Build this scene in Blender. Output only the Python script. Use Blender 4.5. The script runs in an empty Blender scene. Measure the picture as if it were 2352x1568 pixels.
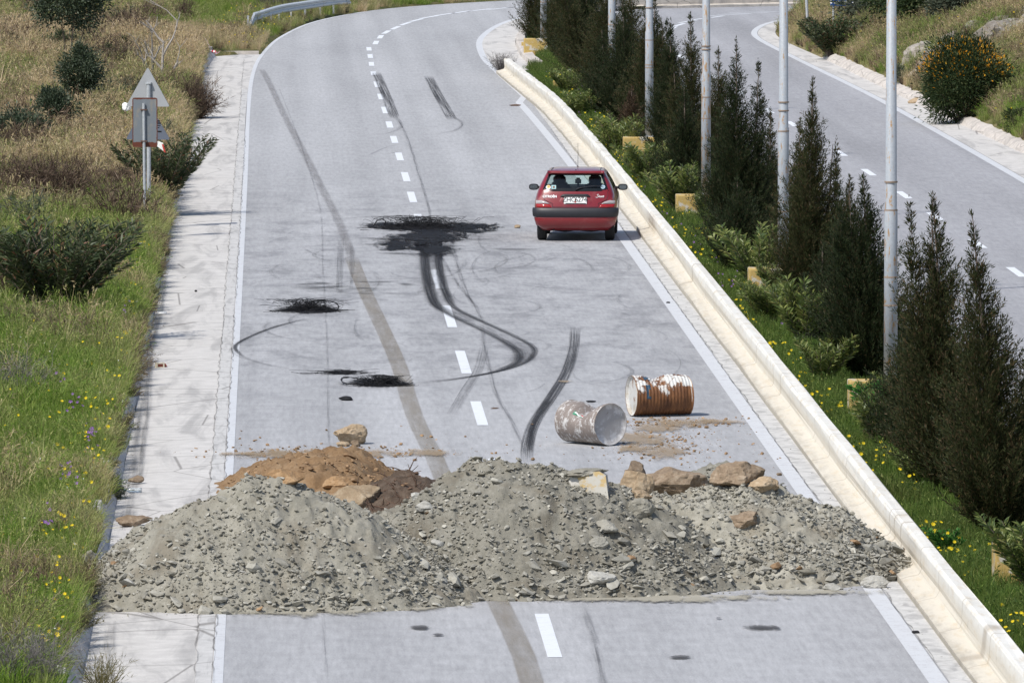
import bpy, bmesh, math, random
import numpy as np
from mathutils import Vector, Matrix, noise as mnoise

sc = bpy.context.scene
COL = sc.collection
R = math.radians

# ---------------------------------------------------------------- camera, world, sun, exposure
CAM_F, CAM_W, CAM_H = 21500.0, 2352.0, 1568.0
PITCH = math.atan((784 + 600) / CAM_F)
YAW = math.atan((1176 - 620) / CAM_F)
CAM_Z = 9.7 * math.cos(PITCH)
cam_d = bpy.data.cameras.new('camera')
cam = bpy.data.objects.new('camera', cam_d)
COL.objects.link(cam)
cam_d.sensor_width = 36.0
cam_d.lens = 36.0 * CAM_F / CAM_W
cam_d.clip_start = 1.0
cam_d.clip_end = 3000.0
cam.location = (0, 0, CAM_Z)
cam.rotation_euler = (math.pi / 2 - PITCH, 0, -YAW)
sc.camera = cam

SUN_EL, SUN_AZ = R(52), R(225)
world = bpy.data.worlds.new('World')
sc.world = world
world.use_nodes = True
wn = world.node_tree
sky = wn.nodes.new('ShaderNodeTexSky')
sky.sky_type = 'NISHITA'
sky.sun_disc = False
sky.sun_elevation = SUN_EL
sky.sun_rotation = SUN_AZ
sky.dust_density = 1.5
bg = wn.nodes['Background']
bg.inputs['Strength'].default_value = 0.14
wn.links.new(sky.outputs[0], bg.inputs['Color'])
sun_d = bpy.data.lights.new('sun', 'SUN')
sun_d.energy = 4.05
sun_d.angle = R(0.8)
sun_d.color = (1.0, 0.965, 0.90)
sun = bpy.data.objects.new('sun', sun_d)
COL.objects.link(sun)
SUNV = Vector((math.sin(SUN_AZ) * math.cos(SUN_EL), math.cos(SUN_AZ) * math.cos(SUN_EL), math.sin(SUN_EL)))
sun.rotation_euler = SUNV.to_track_quat('Z', 'Y').to_euler()
sun.location = (0, 0, 60)
sc.view_settings.view_transform = 'Standard'
sc.view_settings.look = 'None'
sc.view_settings.exposure = 0.08
sc.view_settings.gamma = 1.0
sc.view_settings.use_curve_mapping = False
sc.cycles.max_bounces = 6
sc.cycles.transparent_max_bounces = 12

# ---------------------------------------------------------------- survey: photo measurements to metres on the road plane
_fw = np.array([math.sin(YAW) * math.cos(PITCH), math.cos(YAW) * math.cos(PITCH), -math.sin(PITCH)])
_rt = np.array([math.cos(YAW), -math.sin(YAW), 0.0])
_up = np.cross(_rt, _fw)
def P(u, v, z=0.0):
    d = _fw * CAM_F + _rt * (u - 1176) - _up * (v - 784)
    t = (z - CAM_Z) / d[2]
    p = np.array([0, 0, CAM_Z]) + d * t
    return Vector((float(p[0]), float(p[1]), z))
def at_depth(u, v, Y):
    d = _fw * CAM_F + _rt * (u - 1176) - _up * (v - 784)
    p = np.array([0, 0, CAM_Z]) + d * (Y / d[1])
    return Vector([float(a) for a in p])
def px_m(Y):           # photo units per metre at distance Y
    return CAM_F / Y

# ---------------------------------------------------------------- helpers
def tag(o, label=None, cat=None, group=None, kind=None):
    if label: o['label'] = label
    if cat: o['category'] = cat
    if group: o['group'] = group
    if kind: o['kind'] = kind
    return o
def empty(name, loc, label, cat, group=None, rz=0.0):
    o = bpy.data.objects.new(name, None)
    o.empty_display_size = 0.2
    COL.objects.link(o)
    o.location = loc
    o.rotation_euler = (0, 0, rz)
    return tag(o, label, cat, group)
def link(name, me, parent=None, mat=None, loc=None):
    o = bpy.data.objects.new(name, me)
    COL.objects.link(o)
    if mat is not None and len(me.materials) == 0:
        me.materials.append(mat)
    if parent is not None: o.parent = parent
    if loc is not None: o.location = loc
    return o
def fresh(o, loc, rz=0.0, sc_=1.0, label=None, group=None):
    r = o.copy()
    COL.objects.link(r)
    r.location = loc
    r.rotation_euler = (0, 0, rz)
    r.scale = (sc_, sc_, sc_) if not isinstance(sc_, tuple) else sc_
    if label: r['label'] = label
    if group: r['group'] = group
    for ch in list(o.children):
        c = ch.copy()
        COL.objects.link(c)
        c.parent = r
        for g in ch.children:
            d = g.copy()
            COL.objects.link(d)
            d.parent = c
    return r
def sm(me):
    me.polygons.foreach_set('use_smooth', [True] * len(me.polygons))
    return me
class MB:
    def __init__(s): s.v, s.f, s.uv = [], [], None
    def add(s, vs, fs):
        b = len(s.v)
        s.v += [tuple(p) for p in vs]
        s.f += [tuple(b + i for i in f) for f in fs]
    def box(s, x0, x1, y0, y1, z0, z1):
        s.add([(x0, y0, z0), (x1, y0, z0), (x1, y1, z0), (x0, y1, z0), (x0, y0, z1), (x1, y0, z1), (x1, y1, z1), (x0, y1, z1)],
              [(0, 3, 2, 1), (4, 5, 6, 7), (0, 1, 5, 4), (1, 2, 6, 5), (2, 3, 7, 6), (3, 0, 4, 7)])
    def tube(s, pts, rad, n=6, cap=True):
        pts = [Vector(p) for p in pts]
        if not isinstance(rad, (list, tuple)): rad = [rad] * len(pts)
        b = len(s.v)
        prev = None
        for i, p in enumerate(pts):
            t = (pts[min(i + 1, len(pts) - 1)] - pts[max(i - 1, 0)])
            if t.length < 1e-9: t = Vector((0, 0, 1))
            t.normalize()
            a = prev if prev is not None else (Vector((1, 0, 0)) if abs(t.x) < 0.8 else Vector((0, 1, 0)))
            e1 = (a - t * a.dot(t)).normalized()
            e2 = t.cross(e1)
            prev = e1
            for k in range(n):
                w = 2 * math.pi * k / n
                s.v.append(tuple(p + (e1 * math.cos(w) + e2 * math.sin(w)) * rad[i]))
        for i in range(len(pts) - 1):
            for k in range(n):
                k2 = (k + 1) % n
                s.f.append((b + i * n + k, b + i * n + k2, b + (i + 1) * n + k2, b + (i + 1) * n + k))
        if cap:
            s.f.append(tuple(b + k for k in range(n))[::-1])
            s.f.append(tuple(b + (len(pts) - 1) * n + k for k in range(n)))
    def mesh(s, name, smooth=False):
        me = bpy.data.meshes.new(name)
        me.from_pydata(s.v, [], s.f)
        me.update()
        if smooth: sm(me)
        return me
    def obj(s, name, mat, parent=None, smooth=False, loc=None):
        return link(name, s.mesh(name, smooth), parent, mat, loc)
def bevel(me, w=0.01, seg=2):
    bm = bmesh.new()
    bm.from_mesh(me)
    bmesh.ops.remove_doubles(bm, verts=bm.verts, dist=1e-5)
    bmesh.ops.bevel(bm, geom=list(bm.edges), offset=w, segments=seg, affect='EDGES', profile=0.6)
    bm.to_mesh(me)
    bm.free()
    return me
def np_mesh(name, V, k):
    """mesh of disjoint k-gons from an (n*k,3) array"""
    V = np.ascontiguousarray(V, dtype=np.float32)
    n = len(V) // k
    me = bpy.data.meshes.new(name)
    me.vertices.add(len(V))
    me.vertices.foreach_set('co', V.ravel())
    me.loops.add(n * k)
    me.loops.foreach_set('vertex_index', np.arange(n * k, dtype=np.int32))
    me.polygons.add(n)
    me.polygons.foreach_set('loop_start', np.arange(0, n * k, k, dtype=np.int32))
    me.update(calc_edges=True)
    me.validate()
    return me
def unit(a):
    return a / np.maximum(np.linalg.norm(a, axis=1, keepdims=True), 1e-9)
def leaf_quads(B, D, L, W, rs, mid=0.45, droop=0.0):
    """diamond leaves"""
    D = unit(D)
    rnd = rs.normal(size=B.shape)
    S = unit(np.cross(D, rnd))
    L = np.asarray(L).reshape(-1, 1); W = np.asarray(W).reshape(-1, 1)
    M = B + D * L * mid
    T = B + D * L
    T = T + np.array([0, 0, -1.0]) * L * droop
    V = np.stack([B, M + S * W / 2, T, M - S * W / 2], axis=1)
    return V.reshape(-1, 3)
def strip_mesh(name, pts, w, z=None, close=False):
    """flat ribbon along pts with UV (u across, v metres)"""
    pts = [Vector(p) for p in pts]
    if not isinstance(w, (list, tuple)): w = [w] * len(pts)
    V, F, UV = [], [], []
    d = 0.0
    for i, p in enumerate(pts):
        t = pts[min(i + 1, len(pts) - 1)] - pts[max(i - 1, 0)]
        t.z = 0
        t.normalize()
        n = Vector((t.y, -t.x, 0))
        if i: d += (p - pts[i - 1]).length
        for s_, u in ((-1, 0.0), (1, 1.0)):
            q = p + n * s_ * w[i] / 2
            if z is not None: q.z = z
            V.append(q); UV.append((u, d))
    for i in range(len(pts) - 1):
        F.append((2 * i, 2 * i + 1, 2 * i + 3, 2 * i + 2))
    me = bpy.data.meshes.new(name)
    me.from_pydata(V, [], F)
    uvl = me.uv_layers.new(name='UVMap')
    for lp in me.loops: uvl.data[lp.index].uv = UV[lp.vertex_index]
    fl = min(3.0, max(.3, d * .14))
    fa = me.attributes.new('fade', 'FLOAT', 'POINT')
    for i, q in enumerate(UV): fa.data[i].value = min(1.0, max(0.0, min(q[1], d - q[1]) / fl))
    me.update()
    return me
def smooth_path(pts, step):
    """Catmull-Rom through pts, resampled about every step metres"""
    pts = [Vector(p) for p in pts]
    out = []
    for i in range(len(pts) - 1):
        p0, p1, p2, p3 = pts[max(i - 1, 0)], pts[i], pts[i + 1], pts[min(i + 2, len(pts) - 1)]
        m1 = (p2 - p0) * 0.5 if i > 0 else (p2 - p1)
        m2 = (p3 - p1) * 0.5 if i + 2 < len(pts) else (p2 - p1)
        L = (p2 - p1).length
        m1 = m1.normalized() * min(m1.length, L); m2 = m2.normalized() * min(m2.length, L)
        n = max(1, int(L / step))
        for k in range(n):
            t = k / n
            out.append((2*t**3-3*t**2+1)*p1 + (t**3-2*t**2+t)*m1 + (-2*t**3+3*t**2)*p2 + (t**3-t**2)*m2)
    out.append(pts[-1])
    return out
def fbm(x, y, z=0.0, o=4):
    return mnoise.fractal(Vector((x, y, z)), 1.0, 2.0, o, noise_basis='PERLIN_ORIGINAL')
_fcache = {}
def text_mesh(txt, size, align='CENTER', shear=0.0, bold=0.0, extrude=0.001, space=1.0):
    cu = bpy.data.curves.new('lettering', 'FONT')
    cu.body = txt; cu.size = size; cu.align_x = align; cu.align_y = 'CENTER'; cu.shear = shear; cu.offset = bold; cu.extrude = extrude
    cu.space_character = space
    o = bpy.data.objects.new('lettering', cu)
    COL.objects.link(o)
    bpy.context.view_layer.update()
    me = bpy.data.meshes.new_from_object(o.evaluated_get(bpy.context.evaluated_depsgraph_get()))
    bpy.data.objects.remove(o)
    me.materials.clear()
    return me

# ---------------------------------------------------------------- materials
class NT:
    def __init__(s, name, rough=0.8, spec=0.3, metal=0.0):
        s.m = bpy.data.materials.new(name)
        s.m.use_nodes = True
        s.n, s.l = s.m.node_tree.nodes, s.m.node_tree.links
        s.p = s.n['Principled BSDF']
        s.p.inputs['Roughness'].default_value = rough
        s.p.inputs['Specular IOR Level'].default_value = spec
        s.p.inputs['Metallic'].default_value = metal
        s._co = None
    def new(s, t, **k):
        nd = s.n.new(t)
        for a, b in k.items(): setattr(nd, a, b)
        return nd
    def co(s, which='Object'):
        nd = s.new('ShaderNodeTexCoord')
        return nd.outputs[which]
    def map(s, vec, sc_=(1, 1, 1), rot=(0, 0, 0), loc=(0, 0, 0)):
        nd = s.new('ShaderNodeMapping')
        nd.inputs['Scale'].default_value = sc_; nd.inputs['Rotation'].default_value = rot; nd.inputs['Location'].default_value = loc
        s.l.new(vec, nd.inputs['Vector'])
        return nd.outputs[0]
    def noise(s, vec, scale, detail=4, rough=0.55, dist=0.0):
        nd = s.new('ShaderNodeTexNoise')
        nd.inputs['Scale'].default_value = scale; nd.inputs['Detail'].default_value = detail
        nd.inputs['Roughness'].default_value = rough; nd.inputs['Distortion'].default_value = dist
        s.l.new(vec, nd.inputs['Vector'])
        return nd.outputs[0]
    def voro(s, vec, scale, feat='F1', out='Distance'):
        nd = s.new('ShaderNodeTexVoronoi', feature=feat)
        nd.inputs['Scale'].default_value = scale
        s.l.new(vec, nd.inputs['Vector'])
        return nd.outputs[out]
    def ramp(s, fac, stops):
        nd = s.new('ShaderNodeValToRGB')
        cr = nd.color_ramp
        while len(cr.elements) < len(stops): cr.elements.new(0.5)
        for e, (p, c) in zip(cr.elements, stops):
            e.position = p
            e.color = (c, c, c, 1) if not isinstance(c, tuple) else (*c, 1)
        s.l.new(fac, nd.inputs[0])
        return nd.outputs[0]
    def mix(s, fac, a, b, mode='MIX'):
        nd = s.new('ShaderNodeMix', data_type='RGBA', blend_type=mode)
        for sock, val in ((0, fac), (6, a), (7, b)):
            if hasattr(val, 'is_output'): s.l.new(val, nd.inputs[sock])
            elif sock == 0: nd.inputs[0].default_value = val
            else: nd.inputs[sock].default_value = (*val, 1)
        return nd.outputs[2]
    def math(s, op, a, b=0.0, clamp=False):
        nd = s.new('ShaderNodeMath', operation=op, use_clamp=clamp)
        for i, val in enumerate((a, b)):
            if hasattr(val, 'is_output'): s.l.new(val, nd.inputs[i])
            else: nd.inputs[i].default_value = val
        return nd.outputs[0]
    def sep(s, vec):
        nd = s.new('ShaderNodeSeparateXYZ')
        s.l.new(vec, nd.inputs[0])
        return nd.outputs
    def smooth(s, val, a, b):
        nd = s.new('ShaderNodeMapRange', interpolation_type='SMOOTHSTEP')
        nd.inputs[1].default_value = a; nd.inputs[2].default_value = b
        s.l.new(val, nd.inputs[0])
        return nd.outputs[0]
    def color(s, c):
        if hasattr(c, 'is_output'): s.l.new(c, s.p.inputs['Base Color'])
        else: s.p.inputs['Base Color'].default_value = (*c, 1)
        return s
    def bump(s, h, strength=0.5, dist=0.01):
        nd = s.new('ShaderNodeBump')
        nd.inputs['Strength'].default_value = strength; nd.inputs['Distance'].default_value = dist
        s.l.new(h, nd.inputs['Height'])
        s.l.new(nd.outputs[0], s.p.inputs['Normal'])
        return s
    def rough(s, v):
        s.l.new(v, s.p.inputs['Roughness'])
        return s
    def alpha(s, v):
        s.l.new(v, s.p.inputs['Alpha'])
        return s
def plain(name, c, rough=0.6, spec=0.4, metal=0.0, var=0.12, scale=8.0):
    t = NT(name, rough, spec, metal)
    n = t.noise(t.co(), scale, 5)
    f = t.ramp(n, [(0.3, 1 - var), (0.7, 1 + var)])
    return t.color(t.mix(1.0, c, f, 'MULTIPLY')).m
def leaf_mat(name, stops, trans=0.35, rough=0.6, instancer=None, spec=0.2):
    """stops: colours blended per leaf; instancer: mixes in a second set by the instance attribute 'tint'"""
    t = NT(name, rough, spec)
    g = t.new('ShaderNodeNewGeometry')
    r = g.outputs['Random Per Island']
    col = t.ramp(r, stops)
    if instancer:
        a = t.new('ShaderNodeAttribute', attribute_type='INSTANCER', attribute_name='tint')
        col2 = t.ramp(r, instancer)
        col = t.mix(a.outputs['Fac'], col, col2)
    t.color(col)
    tr = t.new('ShaderNodeBsdfTranslucent')
    t.l.new(col, tr.inputs[0])
    mx = t.new('ShaderNodeMixShader')
    mx.inputs[0].default_value = trans
    t.l.new(t.p.outputs[0], mx.inputs[1]); t.l.new(tr.outputs[0], mx.inputs[2])
    t.l.new(mx.outputs[0], t.n['Material Output'].inputs[0])
    return t.m
def decal_mat(name, c, strength, edge=0.35, us=9.0, vs=0.5, lo=0.35, hi=0.6, radial=False):
    t = NT(name, 0.9, 0.2)
    uv = t.co('UV')
    s = t.sep(uv)
    if radial:
        n = t.noise(t.map(t.co(), (1.7, .38, 1)), us, 6, 0.68, 0.8)
        n2 = t.noise(t.map(t.co(), (1.0, .12, 1)), us * 9, 3, 0.6)
        rr = t.math('ADD', t.math('ADD', s[0], t.math('MULTIPLY', t.math('SUBTRACT', n, 0.5), 1.9)), t.math('MULTIPLY', t.math('SUBTRACT', n2, 0.5), 0.6))
        a = t.smooth(rr, hi, lo)
        a = t.math('MULTIPLY', a, strength)
    else:
        e = t.math('ABSOLUTE', t.math('SUBTRACT', s[0], 0.5))
        e = t.smooth(e, 0.5, 0.5 - edge)
        n = t.noise(t.map(uv, (us, vs, 1)), 1.0, 5, 0.6)
        n2 = t.noise(t.co(), 25.0, 4, 0.7)
        k = t.smooth(t.math('ADD', t.math('MULTIPLY', n, 0.7), t.math('MULTIPLY', n2, 0.3)), lo, hi)
        fd = t.new('ShaderNodeAttribute', attribute_type='GEOMETRY', attribute_name='fade')
        big = t.noise(t.map(uv, (1.5, .35, 1)), 1.0, 4, .6)
        a = t.math('MULTIPLY', t.math('MULTIPLY', e, k), t.math('MULTIPLY', t.math('MULTIPLY', t.ramp(big, [(.3, .45 if strength < .65 else .8), (.62, 1.0)]), fd.outputs['Fac']), strength * 1.15), True)
    t.color(c).alpha(a)
    return t.m

# ---------------------------------------------------------------- setting: surveyed lines (metres)
LE = [(-.6, 40), (-.6, 200), (-.62, 245), (-.55, 270), (-.3, 287), (.4, 306), (1.9, 324), (5, 338.5), (11, 349.5), (22, 360)]
RE = [(7.3, 40), (7.3, 200), (7.1, 245), (6.75, 270), (6.6, 286), (7.0, 304.4), (8.5, 323), (11, 333.5), (16, 343), (25, 351)]
RL = [(10, 40), (10, 200), (10, 250), (9.6, 280), (9.4, 300), (10, 313), (11.2, 325), (12.6, 334.2), (16, 337.6), (21, 340.6), (34, 345)]
RR = [(16.65, 40), (16.65, 200), (16.5, 250), (16.1, 281), (15.9, 300), (16.1, 308.7), (17, 318), (18.4, 324.5), (20.5, 328), (24, 331), (36, 335)]
TOE = [(17.85, 40), (17.8, 200), (17.45, 225), (17.1, 250), (16.75, 281), (16.45, 300), (16.7, 309), (17.5, 317.5), (18.8, 323.7), (21, 327), (24.3, 330), (36, 334)]
VERGE = [(-2.12, 40), (-2.12, 200), (-2.12, 245), (-2.1, 270), (-2.0, 286.5), (-.36, 287.9), (.1, 306), (1.55, 324), (4.7, 339), (10.7, 350), (22, 361)]
def V3(l, z=0.0): return [Vector((x, y, z)) for x, y in l]
def signed(poly, X, Y):
    """signed distance of points to a polyline, positive on its left"""
    best = np.full(X.shape, 1e9); sg = np.ones(X.shape)
    for (x0, y0), (x1, y1) in zip(poly[:-1], poly[1:]):
        dx, dy = x1 - x0, y1 - y0
        t = np.clip(((X - x0) * dx + (Y - y0) * dy) / (dx * dx + dy * dy), 0, 1)
        ex, ey = X - x0 - t * dx, Y - y0 - t * dy
        d = np.hypot(ex, ey)
        s_ = np.sign(dx * (Y - y0) - dy * (X - x0))
        m = d < best - 1e-6
        best = np.where(m, d, best); sg = np.where(m, s_, sg)
    return best * sg
def wob(X, Y, f, seed):
    return (np.sin(X * f * 1.3 + seed) * np.cos(Y * f * 0.9 + seed * 2.1) + np.sin(X * f * 2.7 + Y * f * 1.9 + seed * 3) * 0.5
            + np.sin(Y * f * 3.1 - X * f * 2.2 + seed * 0.7) * 0.35) / 1.85
def verge_z(X, Y):
    d = signed(VERGE, X, Y)
    low = np.clip((Y - 284) / 8, 0, 1)
    lip = 0.24 * (1 - low) + 0.02 * low
    z = lip + 0.045 * np.clip(d, 0, 5) + 0.02 * np.clip(d - 5, 0, 30) + 0.10 * wob(X, Y, 0.6, 1.0) * np.clip(d / 2, 0, 1)
    return np.where(d < 0, np.maximum(d * 2.0, -0.35), z)
def hill_z(X, Y):
    d = -signed(TOE, X, Y)
    z = 0.16 + 0.42 * np.clip(d - .2, 0, 7) + 0.25 * np.clip(d - 7, 0, 60) + 0.22 * wob(X, Y, 0.45, 4.0) * np.clip(d / 3, 0, 1)
    return np.where(d < 0.2, np.where(d < 0, np.maximum(d * 2.0, -0.4), 0.16 * d / 0.2), z)
def median_z(X, Y): return 0.12 + 0.03 * wob(X, Y, 1.1, 2.0)

# ---- ground materials
def m_asphalt(name, base, burnt):
    t = NT(name, 0.85, 0.25)
    o = t.co()
    x = t.sep(o)
    grain = t.noise(o, 45, 3, 0.75)
    mid = t.noise(o, 2.2, 6, 0.62)
    big = t.noise(t.map(o, (1, .12, 1)), 0.35, 4, 0.5)
    lanes = t.noise(t.map(o, (1.1, .012, 1)), 1.0, 3, 0.5)
    f = t.math('ADD', t.math('MULTIPLY', mid, .22), t.math('ADD', t.math('MULTIPLY', big, .30), t.math('MULTIPLY', lanes, .48)))
    c = t.ramp(f, [(0.34, tuple(b * .80 for b in base)), (0.5, base), (0.66, tuple(min(1, b * 1.17) for b in base))])
    c = t.mix(1.0, c, t.ramp(grain, [(0.25, .72), (0.5, 1.0), (0.8, 1.3)]), 'MULTIPLY')
    mot = t.noise(t.map(o, (14, .9, 1)), 1.0, 4, .7)
    mot2 = t.noise(t.map(o, (2.5, 1.6, 1)), 1.0, 6, .7, .4)
    c = t.mix(1.0, c, t.ramp(mot, [(0.3, .86), (0.5, 1.0), (0.7, 1.13)]), 'MULTIPLY')
    c = t.mix(1.0, c, t.ramp(mot2, [(0.3, .93), (0.5, 1.0), (0.7, 1.05)]), 'MULTIPLY')
    spk = t.voro(t.map(o, (1, .12, 1)), 18)
    c = t.mix(t.math('MULTIPLY', t.smooth(spk, .10, .03), .5), c, (.62, .6, .56))
    # old paving joints across the lanes and a fine random cracking
    if burnt:
        # rubber laid down by spinning tyres: a zone on the road with streaks of its own
        zone = t.math('MULTIPLY', t.smooth(x[1], 128, 150), t.smooth(x[1], 218, 178))
        st = t.noise(t.map(o, (1.0, .30, 1)), 1.2, 8, 0.72, 0.1)
        st2 = t.noise(t.map(o, (2.2, 3.0, 1)), 2.3, 5, 0.7, .4)
        k = t.math('MULTIPLY', zone, t.math('ADD', t.math('MULTIPLY', t.smooth(st, .42, .68), .42), t.math('MULTIPLY', t.smooth(st2, .56, .72), .30)))
        c = t.mix(k, c, (.07, .07, .08))
    t.color(c)
    t.bump(grain, 0.25, 0.004)
    return t.m
M_road = m_asphalt('bleached_asphalt', (.352, .352, .359), True)
M_road2 = m_asphalt('grey_asphalt', (.302, .300, .312), False)
def m_concrete(name, c, stain=0.5, lscale=(1, .1, 1), crack=.6):
    t = NT(name, 0.9, 0.2)
    o = t.co()
    a = t.noise(o, 3.0, 7, 0.65)
    b = t.noise(t.map(o, lscale), 2.2, 5, 0.6, .8)
    g = t.noise(o, 60, 3, .7)
    col = t.ramp(a, [(.3, tuple(v * .84 for v in c)), (.7, tuple(min(1, v * 1.1) for v in c))])
    col = t.mix(t.math('MULTIPLY', t.smooth(b, .47, .68), stain), col, (.17, .165, .165))
    crk = t.voro(t.map(o, (.5, .35, 1)), 1.0, 'DISTANCE_TO_EDGE')
    col = t.mix(t.math('MULTIPLY', t.smooth(crk, .010, .002), crack), col, (.12, .11, .10))
    col = t.mix(1.0, col, t.ramp(g, [(.3, .9), (.7, 1.1)]), 'MULTIPLY')
    t.color(col).bump(a, .3, .01)
    return t.m
M_gutter = m_concrete('pale_concrete', (.53, .51, .485), .40)
M_kerbface = m_concrete('weathered_concrete', (.56, .53, .51), .45, (1, .5, 1))
M_rough = m_concrete('rough_whitewash', (.53, .52, .50), .45, (2, 1, 1), .22)
M_kerbw = m_concrete('whitewashed_kerb', (.52, .475, .43), .35, (.6, .6, 1))
def m_soil(name, c1, c2, c3):
    t = NT(name, 0.95, 0.1)
    o = t.co()
    a = t.noise(o, .7, 6, .6); b = t.noise(o, 9, 5, .7)
    col = t.ramp(t.math('ADD', t.math('MULTIPLY', a, .65), t.math('MULTIPLY', b, .35)), [(.35, c1), (.5, c2), (.65, c3)])
    t.color(col).bump(b, .8, .05)
    return t.m
M_soil = m_soil('verge_soil', (.055, .075, .022), (.10, .10, .04), (.17, .135, .07))
M_soilg = m_soil('median_soil', (.035, .06, .018), (.05, .075, .022), (.09, .09, .04))
M_hill = m_soil('hill_soil', (.09, .10, .04), (.19, .16, .08), (.28, .24, .15))

def paint_mat(name, c, wear=.45):
    t = NT(name, .7, .3)
    o = t.co()
    a = t.noise(o, 5, 7, .7); b = t.noise(o, 40, 3, .7)
    f = t.math('ADD', t.math('MULTIPLY', a, .6), t.math('MULTIPLY', b, .4))
    t.color(t.mix(t.math('MULTIPLY', t.smooth(f, .50, .62), wear), c, (.40, .39, .40)))
    return t.m
M_line = paint_mat('road_paint', (.54, .55, .565), .75)
M_dash = paint_mat('dash_paint', (.66, .68, .71), .3)

def ruled(name, A, B, mat, z=0.0, step=3.0, parent=None, kind='structure'):
    V, F = [], []
    rows = []
    for i in range(len(A) - 1):
        a0, a1, b0, b1 = Vector(A[i]), Vector(A[i + 1]), Vector(B[i]), Vector(B[i + 1])
        n = max(1, int((a1 - a0).length / step))
        for k in range(n): rows.append((a0.lerp(a1, k / n), b0.lerp(b1, k / n)))
    rows.append((Vector(A[-1]), Vector(B[-1])))
    za, zb = z if isinstance(z, tuple) else (z, z)
    for a, b in rows: V += [(a.x, a.y, za), (b.x, b.y, zb)]
    F = [(2 * i, 2 * i + 1, 2 * i + 3, 2 * i + 2) for i in range(len(rows) - 1)]
    me = bpy.data.meshes.new(name); me.from_pydata(V, [], F); me.update()
    o = link(name, me, parent, mat)
    if kind: o['kind'] = kind
    return o
def smooth2(l, n=6):
    """round a 2-D polyline, keeping n points per span so that two lines stay paired"""
    pts = V3(l); out = []
    for i in range(len(pts) - 1):
        p0, p1, p2, p3 = pts[max(i - 1, 0)], pts[i], pts[i + 1], pts[min(i + 2, len(pts) - 1)]
        L = (p2 - p1).length
        m1 = (p2 - p0) * .5 if i else p2 - p1
        m2 = (p3 - p1) * .5 if i + 2 < len(pts) else p2 - p1
        m1 = m1.normalized() * min(m1.length, L); m2 = m2.normalized() * min(m2.length, L)
        for k in range(n):
            t = k / n
            q = (2*t**3-3*t**2+1)*p1 + (t**3-2*t**2+t)*m1 + (-2*t**3+3*t**2)*p2 + (t**3-t**2)*m2
            out.append((q.x, q.y))
    out.append(l[-1])
    return out
def offset(l, d):
    """shift a polyline to its right by d"""
    out = []
    for i, p in enumerate(l):
        a, b = Vector(l[max(i - 1, 0)]), Vector(l[min(i + 1, len(l) - 1)])
        t = (b - a).normalized()
        out.append((p[0] + t.y * d, p[1] - t.x * d))
    return out
LEs, REs, RLs, RRs, TOEs = smooth2(LE), smooth2(RE), smooth2(RL), smooth2(RR), smooth2(TOE)

g = MB(); g.add([(-400, -60, -.5), (400, -60, -.5), (400, 900, -.5), (-400, 900, -.5)], [(0, 1, 2, 3)])
g.obj('ground', M_soil)['kind'] = 'structure'
ROAD = ruled('road', LEs, REs, M_road)
ROAD2 = ruled('road', RLs, RRs, M_road2)
def grid_ground(name, xs, ys, fz, mat):
    X, Y = np.meshgrid(xs, ys)
    Z = fz(X, Y)
    V = np.stack([X, Y, Z], -1).reshape(-1, 3)
    nx, ny = len(xs), len(ys)
    i = np.arange((ny - 1) * (nx - 1)); r, c = i // (nx - 1), i % (nx - 1)
    F = np.stack([r * nx + c, r * nx + c + 1, (r + 1) * nx + c + 1, (r + 1) * nx + c], 1)
    me = bpy.data.meshes.new(name); me.from_pydata(V.tolist(), [], F.tolist()); me.update(); sm(me)
    o = link(name, me, None, mat); o['kind'] = 'structure'
    return o
grid_ground('verge', np.concatenate([np.arange(-60, -12, 4.0), np.arange(-12, -2.5, .5), [-2.4, -2.3, -2.2, -2.14, -2.11], np.arange(-1.9, 22, .5)]),
            np.arange(40, 420, 1.0), verge_z, M_soil)
grid_ground('hillside', np.concatenate([np.arange(15.5, 30, .4), np.arange(30, 90, 4.0)]), np.arange(60, 420, 1.0), hill_z, M_hill)
# median bed
mlA = offset(REs, .42)
mlA = [(x + (1.0 if y > 272 else 0.0) * .7, y) for x, y in mlA]
ruled('median_bed', mlA, [RLs[min(int(round(i * (len(RLs) - 8) / (len(mlA) - 1))), len(RLs) - 1)] for i in range(len(mlA))], M_soilg, .10)
# left gutter: a flat concrete channel, an inclined face and the lip of the verge
def profile_run(name, path, prof, mat, parent=None, caps=True, jitter=0.0, seed=1, smooth=False):
    """sweep a profile [(right offset, z)] along a 2-D path"""
    rr = random.Random(seed)
    m = MB()
    rows = []
    for i, p in enumerate(path):
        a, b = Vector(path[max(i - 1, 0)]), Vector(path[min(i + 1, len(path) - 1)])
        t = (b - a).normalized()
        rows.append([(p[0] + t.y * d + rr.uniform(-1, 1) * jitter, p[1] - t.x * d, z + rr.uniform(-1, 1) * jitter) for d, z in prof])
    k = len(prof)
    V = [q for r_ in rows for q in r_]
    F = [(i * k + j, i * k + j + 1, (i + 1) * k + j + 1, (i + 1) * k + j) for i in range(len(rows) - 1) for j in range(k - 1)]
    if caps:
        F += [tuple(range(k))[::-1], tuple((len(rows) - 1) * k + j for j in range(k))]
    m.add(V, F)
    return m.obj(name, mat, parent, smooth)
GUT_END = 287.6
_lx = lambda y: float(np.interp(y, [p[1] for p in LEs], [p[0] for p in LEs]))
gp = [(_lx(y), y) for y in np.arange(40, GUT_END, 2.0)] + [(_lx(GUT_END), GUT_END)]
gut = profile_run('gutter', gp, [(-1.36, -.03), (-.98, -.012), (-.60, -.004), (-.20, -.001), (-.075, .0), (.0, -.001)], M_gutter, caps=False)
gut['kind'] = 'structure'
profile_run('gutter_face', gp, [(-1.62, .235), (-1.58, .25), (-1.50, .235), (-1.44, .10), (-1.36, -.03)], M_kerbface, gut, caps=False, jitter=.012)
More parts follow.
